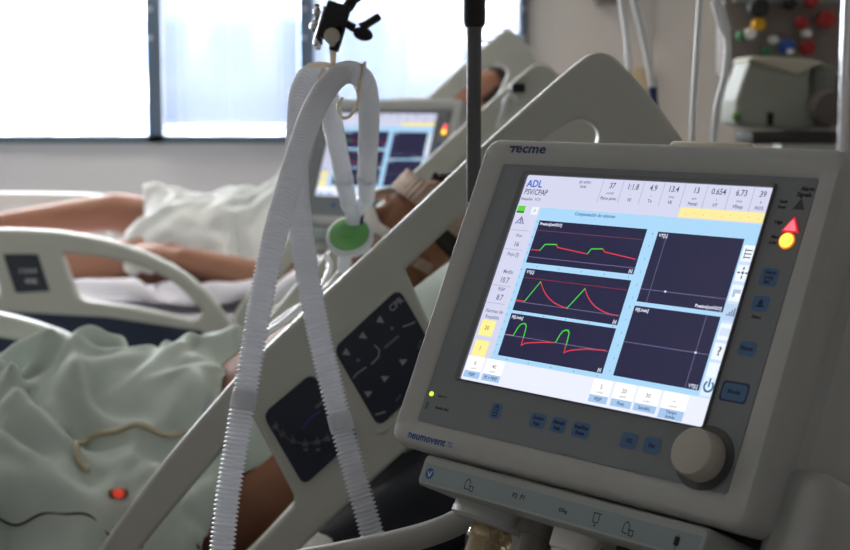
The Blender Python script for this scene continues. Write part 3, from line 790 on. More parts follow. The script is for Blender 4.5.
def kline(q, pts, w=1.2, m_=whiteink):
    for a, b in zip(pts, pts[1:]):
        d = Vector((b[0] - a[0], b[1] - a[1])).normalized(); n = Vector((-d.y, d.x)) * w / 2; a2 = Vector(a); b2 = Vector(b)
        kpoly(q, [a2 - n, b2 - n, b2 + n, a2 + n], m_)
dimw = mat('dim white print', (150, 154, 160), .6); dimt = mat('dim grey print', (96, 100, 108), .6); dimb = mat('dim blue print', (50, 66, 120), .6)
ktext(q, 'CPR', 396.5, 302, .0105, 43, dimw, .0002)
for (x, y) in ((381, 318), (364, 333.5), (347.5, 350)): kpoly(q, [(x - 4.2, y + 1.5), (x + 4, y + 2.2), (x - .5, y - 5)], dimw)
for (x, y) in ((403.5, 357.5), (385.5, 374), (369, 389)): kpoly(q, [(x - 4.2, y - 1), (x + 4.2, y - 1.2), (x - .6, y + 5)], dimw)
kline(q, [(354, 375), (358, 370), (367, 364)], 1.2, dimw); kline(q, [(372, 361), (379, 354), (380, 347), (375, 342)], 1.3, dimw)
kline(q, [(403, 324), (412, 321), (415, 319)], 1.4, dimw); kline(q, [(385, 345), (399, 333)], 2.6, dimt); kline(q, [(376, 411), (386, 408)], 1.5, dimw)
kline(q, [(418, 346), (421, 337)], 1.3, dimt); kline(q, [(396, 398), (401, 391)], 1.2, dimt)
for (x, y) in ((359, 357), (392.5, 325.5)): kpoly(q, [(x + 2 * math.cos(R(a)), y + 2 * math.sin(R(a))) for a in range(0, 360, 45)], dimt)
q.build('keypad', r1)
q = MB(); q.mesh(plate([pad_loop(K2)], .005, .0008), navy, Mk)
gp = [(277, 423), (284, 431), (294, 437), (306, 440), (318, 438), (328, 435)]
for (x, y) in gp: kpoly(q, [(x - 3, y - 1.5), (x + 2.5, y - 3), (x + 3.5, y + 2), (x - 2, y + 2.5)], dimt); kline(q, [(x, y - 6), (x + .8, y - 2)], 1, dimt)
kline(q, gp, 1.4, dimt); kline(q, [(304, 425), (311, 415), (322, 407)], 2.2, dimb); kline(q, [(317, 404), (324, 398)], 3, dimt)
for x in (307, 319): kline(q, [(x - 2, 446), (x + 2.5, 445)], 2.5, dimt)
q.build('angle_gauge', r1)
head_rail(bed1, 2.53, .004, .008, False)
foot_rail(bed1, 2.53, .0, -.060, False)
# frame and mattress
ang1 = R(36); hx, hz = -.5, .56
def bed_body(root, zf, ang, hinge, xh, y0, y1, ln, xf=-2.1):
    L = root.location
    m = MB(); m.box(xf - L.x, hinge - L.x, y0 - L.y, y1 - L.y, zf - .03, zf + .0, darkmetal, .01); m.build('deck', root)
    T = Matrix.Translation(Vector((hinge, (y0 + y1) / 2, zf)) - L) @ Matrix.Rotation(-ang, 4, 'Y'); h = (y1 - y0) / 2
    m = MB(); m.box(0, ln, -h, h, -.03, 0, darkmetal, .01, T); m.box(.02, ln + .03, -h, -h + .03, -.07, -.03, plast2, .01, T); m.box(.02, ln + .03, h - .03, h, -.07, -.03, plast2, .01, T); m.build('backrest_deck', root)
    m = MB(); m.box(xf + .03 - L.x, .68 + L.x * 0 - L.x - .05 if False else .55 - L.x, y0 + .05 - L.y, y1 - .05 - L.y, .32, .40, steel, .02)
    m.box(xf + .3 - L.x, xf + .4 - L.x, -.1, .1, .38, zf - .03, steel, .01); m.box(.0 - L.x - .35, .1 - L.x - .35, -.1, .1, .38, zf - .03, steel, .01); m.build('base_frame', root)
    m = MB(); m.box(.56 - L.x, .60 - L.x, y0 - L.y, y1 - L.y, .30, 1.0, plast2, .015); m.build('headboard', root)
    m = MB(); m.box(xf - .05 - L.x, xf - .01 - L.x, y0 - L.y, y1 - L.y, .30, zf + .25, plast2, .015); m.build('footboard', root)
    for x in (xf + .15, .4):
        for y in (y0 + .1, y1 - .1):
            c = MB(); c.cyl((x - L.x, y - .02 - L.y, .06), (x - L.x, y + .02 - L.y, .06), .06, rubber, 24, None, .008); c.tube([(x - L.x, y - L.y, .06), (x - L.x, y - L.y, .33)], .02, steel, 12); c.build('caster_wheel', root)
def mattress(root, zf, ang, hinge, y0, y1, ln, xf, th, m_, label):
    L = root.location
    m = MB(); h = (y1 - y0) / 2; d = Vector((math.cos(ang), 0, math.sin(ang))); n = Vector((-math.sin(ang), 0, math.cos(ang)))
    # bent slab: sections along the length
    path = [(Vector((xf, 0, zf)), Vector((0, 0, 1)))]
    for k in range(9): path.append((Vector((xf + (hinge - .06 - xf) * (k + 1) / 9, 0, zf)), Vector((0, 0, 1))))
    for k in range(1, 6):
        t = k / 6; a = ang * t; path.append((Vector((hinge - .06 + .12 * t, 0, zf + .06 * t * t * math.tan(ang))), Vector((-math.sin(a), 0, math.cos(a)))))
    for k in range(8): path.append((Vector((hinge, 0, zf)) + d * (.06 + (ln - .08) * (k + 1) / 8), n))
    secs = []
    prof = rounded([(-h, 0), (h, 0), (h, th), (-h, th)], .03, 4)
    for i, (p, nn) in enumerate(path):
        k = .86 if i in (0, len(path) - 1) else 1
        secs.append([Vector((p.x, (y0 + y1) / 2 + a_ * k, p.z)) + nn * (th / 2 + (b_ - th / 2) * k) - L + nn * .004 for a_, b_ in prof])
    loft(m, secs, m_, None); m.build('mattress', root)
BY0, BY1 = 1.69, 2.47
bed_body(bed1, .40, ang1, hx, 0, BY0, BY1, .92)
sideback = mat('dark blue mattress cover', (26, 30, 40), .55)
mattress(bed1, .40, ang1, hx, BY0 + .02, BY1 - .02, .92, -2.06, .12, sideback, '')
# arms joining rails to the deck
for (x, z0, z1) in ((-.15, .70, .80),):
    m = MB(); m.box(x - .04 - L1.x, x + .04 - L1.x, BY0 - .02 - L1.y, BY0 + .05 - L1.y, z0 - .06, z1 + .02, plast2, .01); m.build('rail_arm', bed1)

# ------------------------------------------------------------------ near patient
def back1(x): return .61 + np.maximum(0, (x - hx)) * math.tan(ang1)
B = MB()
sh = Vector((-.10, 2.1, .955)); hip = Vector((-.52, 2.1, .715)); hd = Vector((.0, 2.12, 1.135))
ax = (sh - hip).normalized(); fr_n = Vector((-ax.z, 0, ax.x)); lat = Vector((0, 1, 0))
Mt = Matrix((ax, lat, fr_n)).transposed()
ell(B, sh + Vector((-.10, 0, -.055)), (.19, .175, .108), Mt); ell(B, hip + ax * .17, (.17, .155, .112), Mt); ell(B, hip, (.13, .17, .112), Mt)
for s in (-1, 1): ell(B, sh + lat * .15 * s - ax * .03, (.075, .075, .062), Mt)
add_caps(B, sh - ax * .03 + lat * 0, .062, hd - (hd - sh).normalized() * .07, .055)
W1, Mh1 = head(B, hd, (hd - sh) + Vector((.05, 0, -.02)), fr_n + Vector((0, -.35, 0)), 1.0)
# near arm: down the side of the trunk, forearm on the mattress edge
s1 = Vector((-.135, 1.945, .858)); e1 = at(130, 592, 1.875); w1 = at(-40, 600, 1.88)
add_caps(B, s1, .058, e1, .047); add_caps(B, e1, .046, w1, .03); hand(B, w1, w1 - e1, (0, -.3, 1), 1, .35)
# far arm: bent across the belly, hand near the fingertip sensor
s2 = Vector((-.135, 2.27, .905)); e2 = Vector((-.34, 2.34, .79)); w2 = Vector((-.40, 2.10, .86))
add_caps(B, s2, .056, e2, .043); add_caps(B, e2, .044, w2, .028); hand(B, w2, Vector((-.03, -.2, .0)), (0, .1, 1), -1, .25)
for s, k in ((-1, 0), (1, 0)):
    h_ = hip + lat * .095 * s - Vector((.03, 0, .01)); kn = Vector((-.93, 2.1 + .12 * s, .90)); an = Vector((-1.28, 2.1 + .13 * s, .67))
    add_caps(B, h_, .088, kn, .056); add_caps(B, kn, .056, an, .038); add_caps(B, an, .036, an + Vector((-.13, 0, .04)), .026)
p1 = finish_body(B, 'person', skin)
tag(p1, 'person lying propped up in the nearest bed, brown arm showing behind the side rail', 'person')
hair_cap(W1, Mh1, 1, hairm, p1)
# gown over the trunk (worn clothing)
def tape(name, pts, w_, m_, parent, n=fr_n):
    q = MB(); 
    P_ = spline(pts, 5); 
    for a, b in zip(P_, P_[1:]):
        t = (b - a).normalized(); s_ = t.cross(n).normalized() * w_ / 2
        q.add([a - s_, b - s_, b + s_, a + s_, a - s_ + n * .0015, b - s_ + n * .0015, b + s_ + n * .0015, a + s_ + n * .0015], [[0, 1, 2, 3], [4, 5, 6, 7], [0, 1, 5, 4], [3, 2, 6, 7]], m_, None, True)
    return q.build(name, parent)
tapem = mat('white gauze', (225, 222, 216), .9, var=.05, scale=60, bump=.3)
brownt = mat('brown strap', (168, 146, 130), .9, var=.2, scale=40, bump=.4)

# sheet over the near patient
def H1(X, Y):
    z = np.maximum(.55, .55 + (X - hx) * math.tan(ang1))
    e = 1 / (1 + np.exp(-(Y - 1.93) / .08))
    t = np.clip((X + .75) / .55, 0, 1)
    top = .935 + .02 * t - (.22 - .1 * t) / (1 + np.exp(-(Y - 2.26) / .05))
    z2 = .805 + (top - .805) * e
    side = 1 / (1 + np.exp((Y - 2.42) / .03))
    z2 = z2 * side + .60 * (1 - side)
    lump = .035 * np.exp(-((X + .50) ** 2 + (Y - 2.0) ** 2) / .006) + .03 * np.exp(-((X + .38) ** 2 + (Y - 2.14) ** 2) / .008) + .045 * np.exp(-((X + .29) ** 2 + (Y - 2.22) ** 2) / .004) + .03 * np.exp(-((X + .57) ** 2 + (Y - 1.86) ** 2) / .005)
    z2 = z2 - 1.6 * np.maximum(0, 1.80 - Y)
    return np.maximum(z2, z) + lump + folds(X, Y, 4, .052, .016, -.7) - .02
c1 = cloth('bed_sheet', -1.25, -.272, 1.708, 2.45, .0085, 1.12, 1.16, H1, sheetm, 3, steps=0, amp=.006, stiff=.1, freq=14)
tag(c1, 'rumpled pale green-grey sheet heaped over the person in the nearest bed', 'sheet')

# ------------------------------------------------------------------ mid bed
bed2 = empty('hospital_bed', (-.65, 3.78, 0), 0, 'grey hospital bed behind the blurred ventilator, by the window wall', 'hospital bed', None)
dz2 = .10
head_rail(bed2, 3.3, -.01, dz2, False); head_rail(bed2, 4.25, -.01, dz2, False)
foot_rail(bed2, 3.3); foot_rail(bed2, 4.25, -.12, .02, False)
ang2 = R(36); h2 = -.40
bed_body(bed2, .70, ang2, h2, 0, 3.34, 4.2, .88, -2.3)
mattress(bed2, .70, ang2, h2, 3.36, 4.18, .88, -2.26, .14, linen, '')
# mid patient
Y2 = 3.80
B = MB()
sh = Vector((.0, Y2, 1.15)); hip = Vector((-.44, Y2, .955)); hd = at(480, 106, Y2)
ax = (sh - hip).normalized(); fn2 = Vector((-ax.z, 0, ax.x)); Mt = Matrix((ax, lat, fn2)).transposed()
ell(B, sh + Vector((-.10, 0, -.05)), (.19, .175, .105), Mt); ell(B, hip + ax * .17, (.17, .15, .105), Mt); ell(B, hip, (.13, .165, .105), Mt)
for s in (-1, 1): ell(B, sh + lat * .15 * s - ax * .03, (.075, .075, .062), Mt)
add_caps(B, sh - ax * .03, .06, hd - (hd - sh).normalized() * .07, .054)
W2, Mh2 = head(B, hd, (hd - sh) + Vector((.05, 0, -.02)), fn2 + Vector((0, -.5, 0)))
ks = at(116, 212, 3.92); add_caps(B, hip + lat * .09, .085, ks, .054); an = at(-40, 232, 3.95); add_caps(B, ks, .052, an, .034); add_caps(B, an, .036, an + Vector((-.12, 0, .05)), .026)
ks = at(118, 262, 3.62); add_caps(B, hip - lat * .09, .09, ks, .058); an = at(-70, 268, 3.60); add_caps(B, ks, .056, an, .038); add_caps(B, an, .036, an + Vector((-.08, 0, .1)), .026)
s1 = Vector((-.05, Y2 - .19, 1.10)); e1 = at(262, 280, 3.50); w1 = at(185, 258, 3.52)
add_caps(B, s1, .054, e1, .046); add_caps(B, e1, .046, w1, .029); hand(B, w1, w1 - e1, (0, -.2, 1), 1, .4)
s1 = Vector((-.05, Y2 + .19, 1.10)); e1 = Vector((-.27, Y2 + .28, .96)); w1 = Vector((-.5, Y2 + .27, .93))
add_caps(B, s1, .054, e1, .042); add_caps(B, e1, .042, w1, .029); hand(B, w1, w1 - e1, (0, .2, 1), -1, .4)
p2 = finish_body(B, 'person', skin2, voxel=.007)
tag(p2, 'person lying in the bed by the windows with bare knee showing over the side rail', 'person')
hair_cap(W2, Mh2, 1, hairm, p2)
def H2(X, Y):
    z = np.maximum(.855, .85 + (X - h2) * math.tan(ang2))
    c = (Y - Y2)
    t = np.clip((X + .86) / .2, 0, 1)
    body = .90 + .165 * np.exp(-(c / .21) ** 4) * t
    body += np.maximum(0, X + .45) * .55
    kb = .05 * np.exp(-((X + .74) / .10) ** 2 - ((Y - 3.9) / .11) ** 2)
    return np.maximum(z, body + kb) + folds(X, Y, 11, .045, .012) - .02
g2 = cloth('hospital_gown', -.745, .0, 3.53, 4.12, .0095, 1.08, 1.1, H2, gownm, 9, steps=0, amp=.004)
tag(g2, None, None); g2.parent = p2
def H3(X, Y):
    z = np.maximum(.848, .848 + (X - h2) * math.tan(ang2) * 1.0)
    leg = .035 * np.exp(-((Y - 3.45) / .06) ** 2)
    return z + leg * (X < -.3) + folds(X, Y, 17, .022, .006, .2)
bs2 = cloth('bed_sheet', -2.1, -.36, 3.385, 3.60, .012, 1.10, 1.25, H3, linen, 5, steps=70, amp=.015)
tag(bs2, 'white wrinkled sheet along the edge of the bed by the windows', 'sheet')
def H4(X, Y):
    z = .55 + np.maximum(0, X - hx) * math.tan(ang1)
    return np.maximum(z, .86 + (X + .19) * .57 + .085 * np.sqrt(np.maximum(0, 1 - ((Y - 2.1) / .205) ** 2)) - 1.2 * np.maximum(0, 1.93 - Y)) + folds(X, Y, 31, .02, .008)
g1 = cloth('hospital_gown', -.44, -.215, 1.905, 2.31, .008, 1.1, 1.1, H4, sheetm, 21, steps=0, amp=.004); g1.parent = p1
# pillows
def pillow(c, s, ang, label, m_, dent=0):
    b = bmesh.new(); bmesh.ops.create_cube(b, size=2); bmesh.ops.subdivide_edges(b, edges=list(b.edges), cuts=11, use_grid_fill=True)
    for v in b.verts:
        x, y, z = v.co; e = max(abs(x), abs(y)); k = (1 - .93 * e ** 5)
        if z > 0: k *= 1 - dent * math.exp(-(y / .42) ** 4)
        v.co = Vector((x * s[0] * (1 - .07 * y * y), y * s[1] * (1 - .05 * x * x), z * s[2] * k + .010 * noise.noise(Vector((x * 3, y * 4, z)))))
    q = MB(); q.bm(b, m_, Matrix.Rotation(-ang, 4, 'Y'), True); o = q.build('pillow', None, auto=False); o.location = c
    md = o.modifiers.new('u', 'SUBSURF'); md.levels = md.render_levels = 1
    return tag(o, label, 'pillow')
pillow(Vector((.045, 2.06, 1.035)), (.19, .335, .105), ang1, 'pale pillow under the head of the person in the nearest bed', sheetm, .62)
pillow(Vector((.20, Y2, 1.25)), (.18, .30, .05), ang2, 'pillow behind the head of the person in the bed by the windows', mat('rust cotton', (128, 74, 56), .9, var=.05))

# ------------------------------------------------------------------ tube support arm
sa = empty('hose_support_arm', at(474, 100, 1.45) * 1.0, 0, 'dark upright pole carrying a clamp arm that holds the breathing hoses', 'support stand')
sa.location.z = 0; Ls = sa.location
m = MB(); m.cyl((0, 0, .05), (0, 0, 1.95), .0072, darkmetal, 24); m.build('pole', sa)
zb = at(474, 27, 1.45).z
m = MB(); m.tube([(0, 0, zb), (0, 0, zb + .001), (0, 0, zb + .004), (0, 0, 2.02), (0, 0, 2.03)], [.0085, .0095, .0108, .0108, .008], black, 24); m.build('pole_sleeve', sa)
m = MB()
for k in range(5):
    a = k * 2 * math.pi / 5 + .95; m.tube([(0, 0, .055), (.17 * math.cos(a), .17 * math.sin(a), .045)], [.014, .009], darkmetal, 10)
m.build('base', sa)
for k in range(5):
    a = k * 2 * math.pi / 5 + .95; c = MB(); x, y = .17 * math.cos(a), .17 * math.sin(a); c.cyl((x - .008, y, .018), (x + .008, y, .018), .018, rubber, 16, None, .003); c.cyl((x, y, .02), (x, y, .045), .006, steel, 8); c.build('caster_wheel', sa)
ct = at(352, 0, 1.55); c0 = at(334, 24, 1.55)
m = MB(); m.tube([p - Ls for p in spline([Ls + Vector((0, 0, 2.0)), Vector((0, 1.48, 2.02)), Vector((-.05, 1.53, 1.85)), ct + Vector((.012, 0, .05)), ct, at(341, 12, 1.55)], 8)], .006, black, 14); m.build('arm', sa)
# clamp block, tilted
T = Matrix.Translation(c0 - Ls) @ Matrix.Rotation(R(17), 4, 'Y')
m = MB(); m.box(-.0125, .0125, -.012, .012, -.018, .022, black, .002, T); m.box(-.0150, -.0128, -.013, .013, -.02, .015, chrome, .001, T); m.box(.003, .0125, -.012, .012, -.027, .0, black, .001, T); m.build('clamp', sa)
m = MB(); m.cyl((.012, 0, .004), (.022, 0, .002), .0045, black, 14, T); m.ball((.032, 0, -.001), (.011, .007, .0072), black, T, 10)
a_, b_ = at(361, 28, 1.55) - Ls, at(380, 16, 1.55) - Ls; m.tube([a_, a_ * .6 + b_ * .4, b_ * .9 + a_ * .1, b_], [.0055, .0042, .0045, .003], black, 10); m.build('wing_knob', sa)
m = MB(); 
for (x, y, r_) in ((317, 12, .004), (316, 26, .006), (318, 42, .005)): p = at(x, y, 1.56) - Ls; m.ball(p, (r_ * 1.1, r_, r_ * 1.3), chrome, None, 8)
m.cyl(at(317, 4, 1.565) - Ls, at(318, 50, 1.565) - Ls, .0025, darkmetal, 10); m.build('side_bolt', sa)
hold = translucent('clear beige clip', (240, 232, 216), .5, .2)
m = MB(); m.ball(at(332, 36, 1.54) - Ls, .0088, hold, None, 12); m.tube([at(333, 42, 1.54) - Ls, at(333, 64, 1.55) - Ls], [.0042, .003], hold, 12)
m.tube([p - Ls for p in spline([at(308, 66, 1.56), at(322, 64, 1.555), at(334, 66, 1.55), at(348, 63, 1.55), at(364, 66, 1.55)], 5)], .0028, hold, 10)
def cring(c, ax_, r_, a0, a1, w_=.0022):
    ax_ = Vector(ax_).normalized(); u = ax_.orthogonal().normalized(); v = ax_.cross(u)
    return [c + (u * math.cos(t) + v * math.sin(t)) * r_ for t in [a0 + (a1 - a0) * k / 20 for k in range(21)]]
m.tube([p - Ls for p in cring(at(321, 78, 1.585), (1, 0, -.35), .0155, 0, 5.4)], .0018, hold, 8)
m.tube([p - Ls for p in cring(at(361, 77, 1.56), (1, 0, -.25), .0155, 0, 5.4)], .0018, hold, 8)
m.tube([p - Ls for p in spline([at(362, 86, 1.53), at(357, 104, 1.53), at(350, 116, 1.53), at(342, 117, 1.54), at(338, 106, 1.55), at(342, 98, 1.56)], 6)], .0018, hold, 8)
m.build('hose_clip', sa)

# ------------------------------------------------------------------ hoses
def hose(pts, label, r0=.0106, amp=.0019, pitch=.0042, taper=None, smooth_ends=()):
    P_ = resample(spline(pts, 24), pitch / 4); n = len(P_)
    rs = []
    for i in range(n):
        k = (i % 4); a = amp * (1, .25, -1, .25)[k]
        rs.append(r0 * (.88 + .12 * min(1, i * pitch / 4 / .25)) + a)
    root = empty('breathing_hose', P_[0], 0, label, 'hose', 'ribbed breathing hoses')
    root.location = P_[0]; q = MB()
    q.tube([p - P_[0] for p in P_], rs, hosem, 18, cap=False); q.build('hose_tube', root, auto=False)
    return root, P_
VW = Matrix.Translation(vent.location) @ Matrix.Rotation(R(-47.03), 4, 'Z')
prt1 = VW @ V(-.088, -.262, -.055); prt2 = VW @ V(.004, -.24, -.05); dn = (VW.to_3x3() @ Vector((0, -ST, -CT))).normalized()
def dropz(p, z): return Vector((p.x, p.y, z))
h1pts = [at(367, 178, 1.70), at(368, 148, 1.66), at(369, 112, 1.60), at(365, 84, 1.565), at(354, 73, 1.55), at(338, 76, 1.535), at(320, 98, 1.50), at(304, 135, 1.46), at(289, 185, 1.42), at(275, 235, 1.39), at(261, 300, 1.365), at(249, 370, 1.345), at(237, 440, 1.33), at(225, 520, 1.315), at(222, 600, 1.30),
         at(250, 680, 1.28), at(330, 740, 1.25), Vector((prt1.x - .01, prt1.y, prt1.z - .09)) + dn * .03, prt1 + dn * .02, prt1]
h2pts = [at(344, 180, 1.70), at(338, 150, 1.67), at(332, 118, 1.64), at(327, 92, 1.61), at(319, 77, 1.59), at(308, 77, 1.575), at(300, 96, 1.56), at(298, 130, 1.54), at(297, 180, 1.50), at(303, 245, 1.46), at(316, 320, 1.43), at(331, 385, 1.41), at(348, 450, 1.395), at(368, 520, 1.38), at(392, 600, 1.37),
         at(440, 680, 1.34), at(520, 690, 1.30), prt2 + dn * .09 + Vector((0, .02, 0)), prt2 + dn * .02, prt2]
ho1, Q1 = hose(h1pts, 'ribbed white hose looping over the holder in front, its long run on the left')
ho2, Q2 = hose(h2pts, 'ribbed white hose looping behind the other, its long run on the right over the keypads')
# smooth cuff half way down hose 1 and 2
def cuff(root, Q, i0, i1, r_):
    q = MB(); pts = [p - root.location for p in Q[i0:i1]]; n = len(pts)
    q.tube(pts, [r_ - (.001 if (k < 2 or k > n - 3) else 0) for k in range(n)], cuffm, 20); q.build('cuff', root)
def idx(Q, py, Y, start): # nearest
    tgt = at(py[0], py[1], Y); return min(range(start, len(Q)), key=lambda i: (Q[i] - tgt).length)
i1 = idx(Q1, (242, 400), 1.338, 200); cuff(ho1, Q1, i1 - 9, i1 + 9, .0120)
i2 = idx(Q2, (341, 422), 1.40, 200); cuff(ho2, Q2, i2 - 9, i2 + 9, .0120)
for ro, Q in ((ho1, Q1), (ho2, Q2)): 
    q = MB(); e = (Q[0] - Q[3]).normalized(); q.tube([Vector((0, 0, 0)) - e * .004, e * .004, e * .008, e * .03], [.0112, .0115, .0108, .0100], cuffm, 24); q.build('end_cuff', ro)
# wye piece and green filter
wr = at(352, 232, 1.74)
wy = empty('wye_piece', wr, 0, 'clear white Y connector joining both hoses above the green filter', 'connector')
m = MB()
for Q in (Q1, Q2):
    e = (Q[0] - Q[3]).normalized(); s0 = Q[0] + e * .028; m.tube([p - wr for p in spline([s0, s0 + e * .012, at(354, 213, 1.735), at(353, 222, 1.74)], 5)], [.0098] * 10 + [.0092] * 6, cuffm, 20)
m.build('connector_body', wy)
greenf = mat('green filter plastic', (112, 182, 104), .35, sss=.0, trans=.15)
ff = empty('breathing_filter', at(350, 237, 1.74), 0, 'round green and clear breathing filter hanging under the Y connector', 'filter')
axf = Vector((-.1, -.62, .55)).normalized(); rotf = axf.to_track_quat('Z', 'Y').to_matrix().to_4x4()
m = MB(); prof = [(.0005, -.012), (.012, -.012), (.024, -.009), (.0285, -.004), (.0285, -.0005)]
m.tube([Vector((0, 0, z)) for r_, z in prof], [r_ for r_, z in prof], cuffm, 36, rotf); m.build('lower_shell', ff)
m = MB(); prof = [(.0285, -.0005), (.0292, 0), (.0292, .003), (.0275, .0045), (.0245, .006)]
m.tube([Vector((0, 0, z)) for r_, z in prof], [r_ for r_, z in prof], cuffm, 36, rotf); m.build('rim', ff)
m = MB(); prof = [(.0246, .0055), (.0236, .0085), (.018, .011), (.010, .0125), (.0095, .014)]
m.tube([Vector((0, 0, z)) for r_, z in prof], [r_ for r_, z in prof], greenf, 36, rotf); m.build('green_cap', ff)
m = MB(); m.cyl((.012, .014, .010), (.014, .018, .018), .0035, navyink, 12, rotf); m.build('sampling_port', ff)
# catheter mount from filter to the neck
neck = sh * 0 + Vector((-.06, 2.06, 1.16))
cp = spline([at(348, 250, 1.76), at(344, 262, 1.82), at(346, 272, 1.90), at(355, 276, 1.96)], 8)
m = MB(); rr = [.0075 + (.0007 if i % 2 else 0) for i in range(len(cp))]
m.tube([p - cp[0] for p in cp], rr, cuffm, 14); o = m.build('flexible_tube'); o.location = cp[0]
tag(o, 'short clear flexible tube running from the green filter to the neck', 'tube')
# gauze and straps by head and neck
g = MB()
b2 = bmesh.new(); bmesh.ops.create_grid(b2, x_segments=12, y_segments=12, size=.045)
for v in b2.verts: v.co.z = .006 * noise.noise(v.co * 40) - 6 * (v.co.x ** 2) * .3
g.bm(b2, tapem, Matrix.Rotation(R(-45), 4, 'Y'), True); o = g.build('gauze_pad'); o.location = at(362, 268, 1.98); md = o.modifiers.new('s', 'SOLIDIFY'); md.thickness = .004
tag(o, 'white folded gauze pad at the neck below the green filter', 'gauze')
strm = mat('clear white tubing', (222, 224, 226), .3)
for k, (pts, r_, lb) in enumerate((([(268, 330, 1.78), (290, 312, 1.78), (318, 296, 1.8), (336, 276, 1.86), (350, 262, 1.9)], .0035, 'thin white line lying along the top edge of the side rail'),
                                   ([(300, 318, 1.80), (322, 288, 1.84), (330, 266, 1.88), (326, 256, 1.9)], .004, 'short white line standing up beside the ribbed hose'),
                                   ([(262, 337, 1.76), (284, 322, 1.75), (302, 306, 1.76)], .0045, 'pale line ending beside the ribbed hose near the rail'))):
    P_ = spline([at(*p) for p in pts], 8); q = MB(); q.tube([p - P_[0] for p in P_], r_, strm, 10); o = q.build('drip_line'); o.location = P_[0]; tag(o, lb, 'tube')
hl = Vector((0, 0, 0))
# straps wrapped around the head (brown ties, white tape)
for nm, m_, lst, w_, lb in (('head_strap', brownt, [W1(-.075, .0, -.02), W1(-.06, .075, -.04), W1(-.0, .098, -.052), W1(.06, .075, -.04), W1(.078, .0, -.02)], .016, 'brown'),
                            ('face_tape', tapem, [W1(-.078, .015, .01), W1(-.066, .07, -.022), W1(-.02, .104, -.03), W1(.03, .1, -.03), W1(.07, .065, -.02)], .014, 'white'),
                            ('head_strap', brownt, [W1(-.082, .0, .055), W1(-.06, .072, .05), W1(.0, .094, .045), W1(.06, .072, .05), W1(.082, .0, .055)], .034, 'brown'),
                            ('face_tape', tapem, [W1(-.07, .055, .03), W1(-.045, .088, .012), W1(-.01, .112, -.012), W1(.03, .095, -.03), W1(.07, .062, -.045)], .022, 'white'),
                            ('face_tape', tapem, [W1(-.06, .078, -.06), W1(-.03, .095, -.075), W1(.02, .098, -.075), W1(.055, .078, -.06)], .014, 'white')):
    q = MB(); P_ = spline(lst, 6); up_ = Mh1 @ Vector((0, 0, 1))
    for a, b in zip(P_, P_[1:]): q.add([a - up_ * w_ / 2, b - up_ * w_ / 2, b + up_ * w_ / 2, a + up_ * w_ / 2], [[0, 1, 2, 3]], m_, None, True)
    o = q.build(nm, p1); md = o.modifiers.new('s', 'SOLIDIFY'); md.thickness = .003; md.offset = 0

# lines lying on the sheet
from mathutils.bvhtree import BVHTree
bvh = BVHTree.FromPolygons([v.co.copy() for v in c1.data.vertices], [list(p.vertices) for p in c1.data.polygons])
def rest(x, y, lift):
    h = bvh.ray_cast(Vector((x, y, 3)), Vector((0, 0, -1)))[0]
    return Vector((x, y, h.z + lift)) if h else None
def on_sheet(px_, py_, lift):
    o = Vector((0, 0, EYE)); d = (at(px_, py_, 2) - o).normalized(); h = bvh.ray_cast(o, d)[0]
    return h + Vector((0, -.3, 1)).normalized() * lift if h else None
def line_on(name, pts, r_, m_, label, cat, lay=False):
    if lay:
        P_ = [on_sheet(p[0], p[1], r_ + .002) for p in pts]; P_ = spline([p for p in P_ if p], 8)
        P_ = [rest(q.x, q.y, r_ + .001) or q for q in P_]
        for _ in range(6): P_ = [P_[0]] + [(P_[i - 1] + P_[i] * 2 + P_[i + 1]) / 4 for i in range(1, len(P_) - 1)] + [P_[-1]]
        P_ = [max((q, rest(q.x, q.y, r_ + .006) or q), key=lambda k: k.z) for q in P_]
        for _ in range(8): P_ = [P_[0]] + [(P_[i - 1] + P_[i] * 2 + P_[i + 1]) / 4 for i in range(1, len(P_) - 1)] + [P_[-1]]
    else: P_ = spline([at(*p) for p in pts], 10)
    q = MB(); q.tube([p - P_[0] for p in P_], r_, m_, 10); o = q.build(name); o.location = P_[0]; return tag(o, label, cat)
cath = mat('amber clear tubing', (216, 206, 176), .25, trans=.3)
line_on('catheter_tube', [(90, 476, 1.80), (76, 464, 1.79), (82, 448, 1.79), (100, 437, 1.80), (125, 434, 1.81), (155, 438, 1.82), (185, 437, 1.84)], .0042, cath, 'amber tube looping over the rumpled sheet of the nearest bed', 'tube', True)
line_on('sensor_cable', [(-20, 514, 1.70), (30, 513, 1.70), (70, 520, 1.71), (105, 531, 1.72), (150, 545, 1.74), (200, 552, 1.76)], .0016, mat('dark cable', (52, 50, 44), .6), 'thin dark cable crossing the bottom of the sheet towards the arm', 'cable', True)
ox = empty('finger_sensor', on_sheet(119, 498, .008), 0, 'small red glowing fingertip sensor on the sheet of the nearest bed', 'sensor')
m = MB(); m.box(-.012, .012, -.007, .007, -.006, .006, skin2, .004); m.build('clip', ox)
m = MB(); m.ball((.002, -.009, .001), (.007, .003, .006), mat('red sensor light', (230, 60, 40), .5, emit=.5, emit_rgb=(225, 70, 50)), None, 8); m.build('light', ox)
# small white cable bundle hooked on the far rail
line_on('white_cable', [(497, 128, 2.49), (503, 112, 2.49), (506, 100, 2.49), (511, 95, 2.49), (516, 100, 2.50)], .0045, strm, 'white cable loop hooked over the second rail edge near the dark pole', 'cable')
m = MB(); m.box(-.012, .012, -.01, .01, -.008, .008, black, .003); o = m.build('cable_clip'); o.location = at(518, 88, 2.50); tag(o, 'small black clip on the second side rail above the white cable', 'clip')

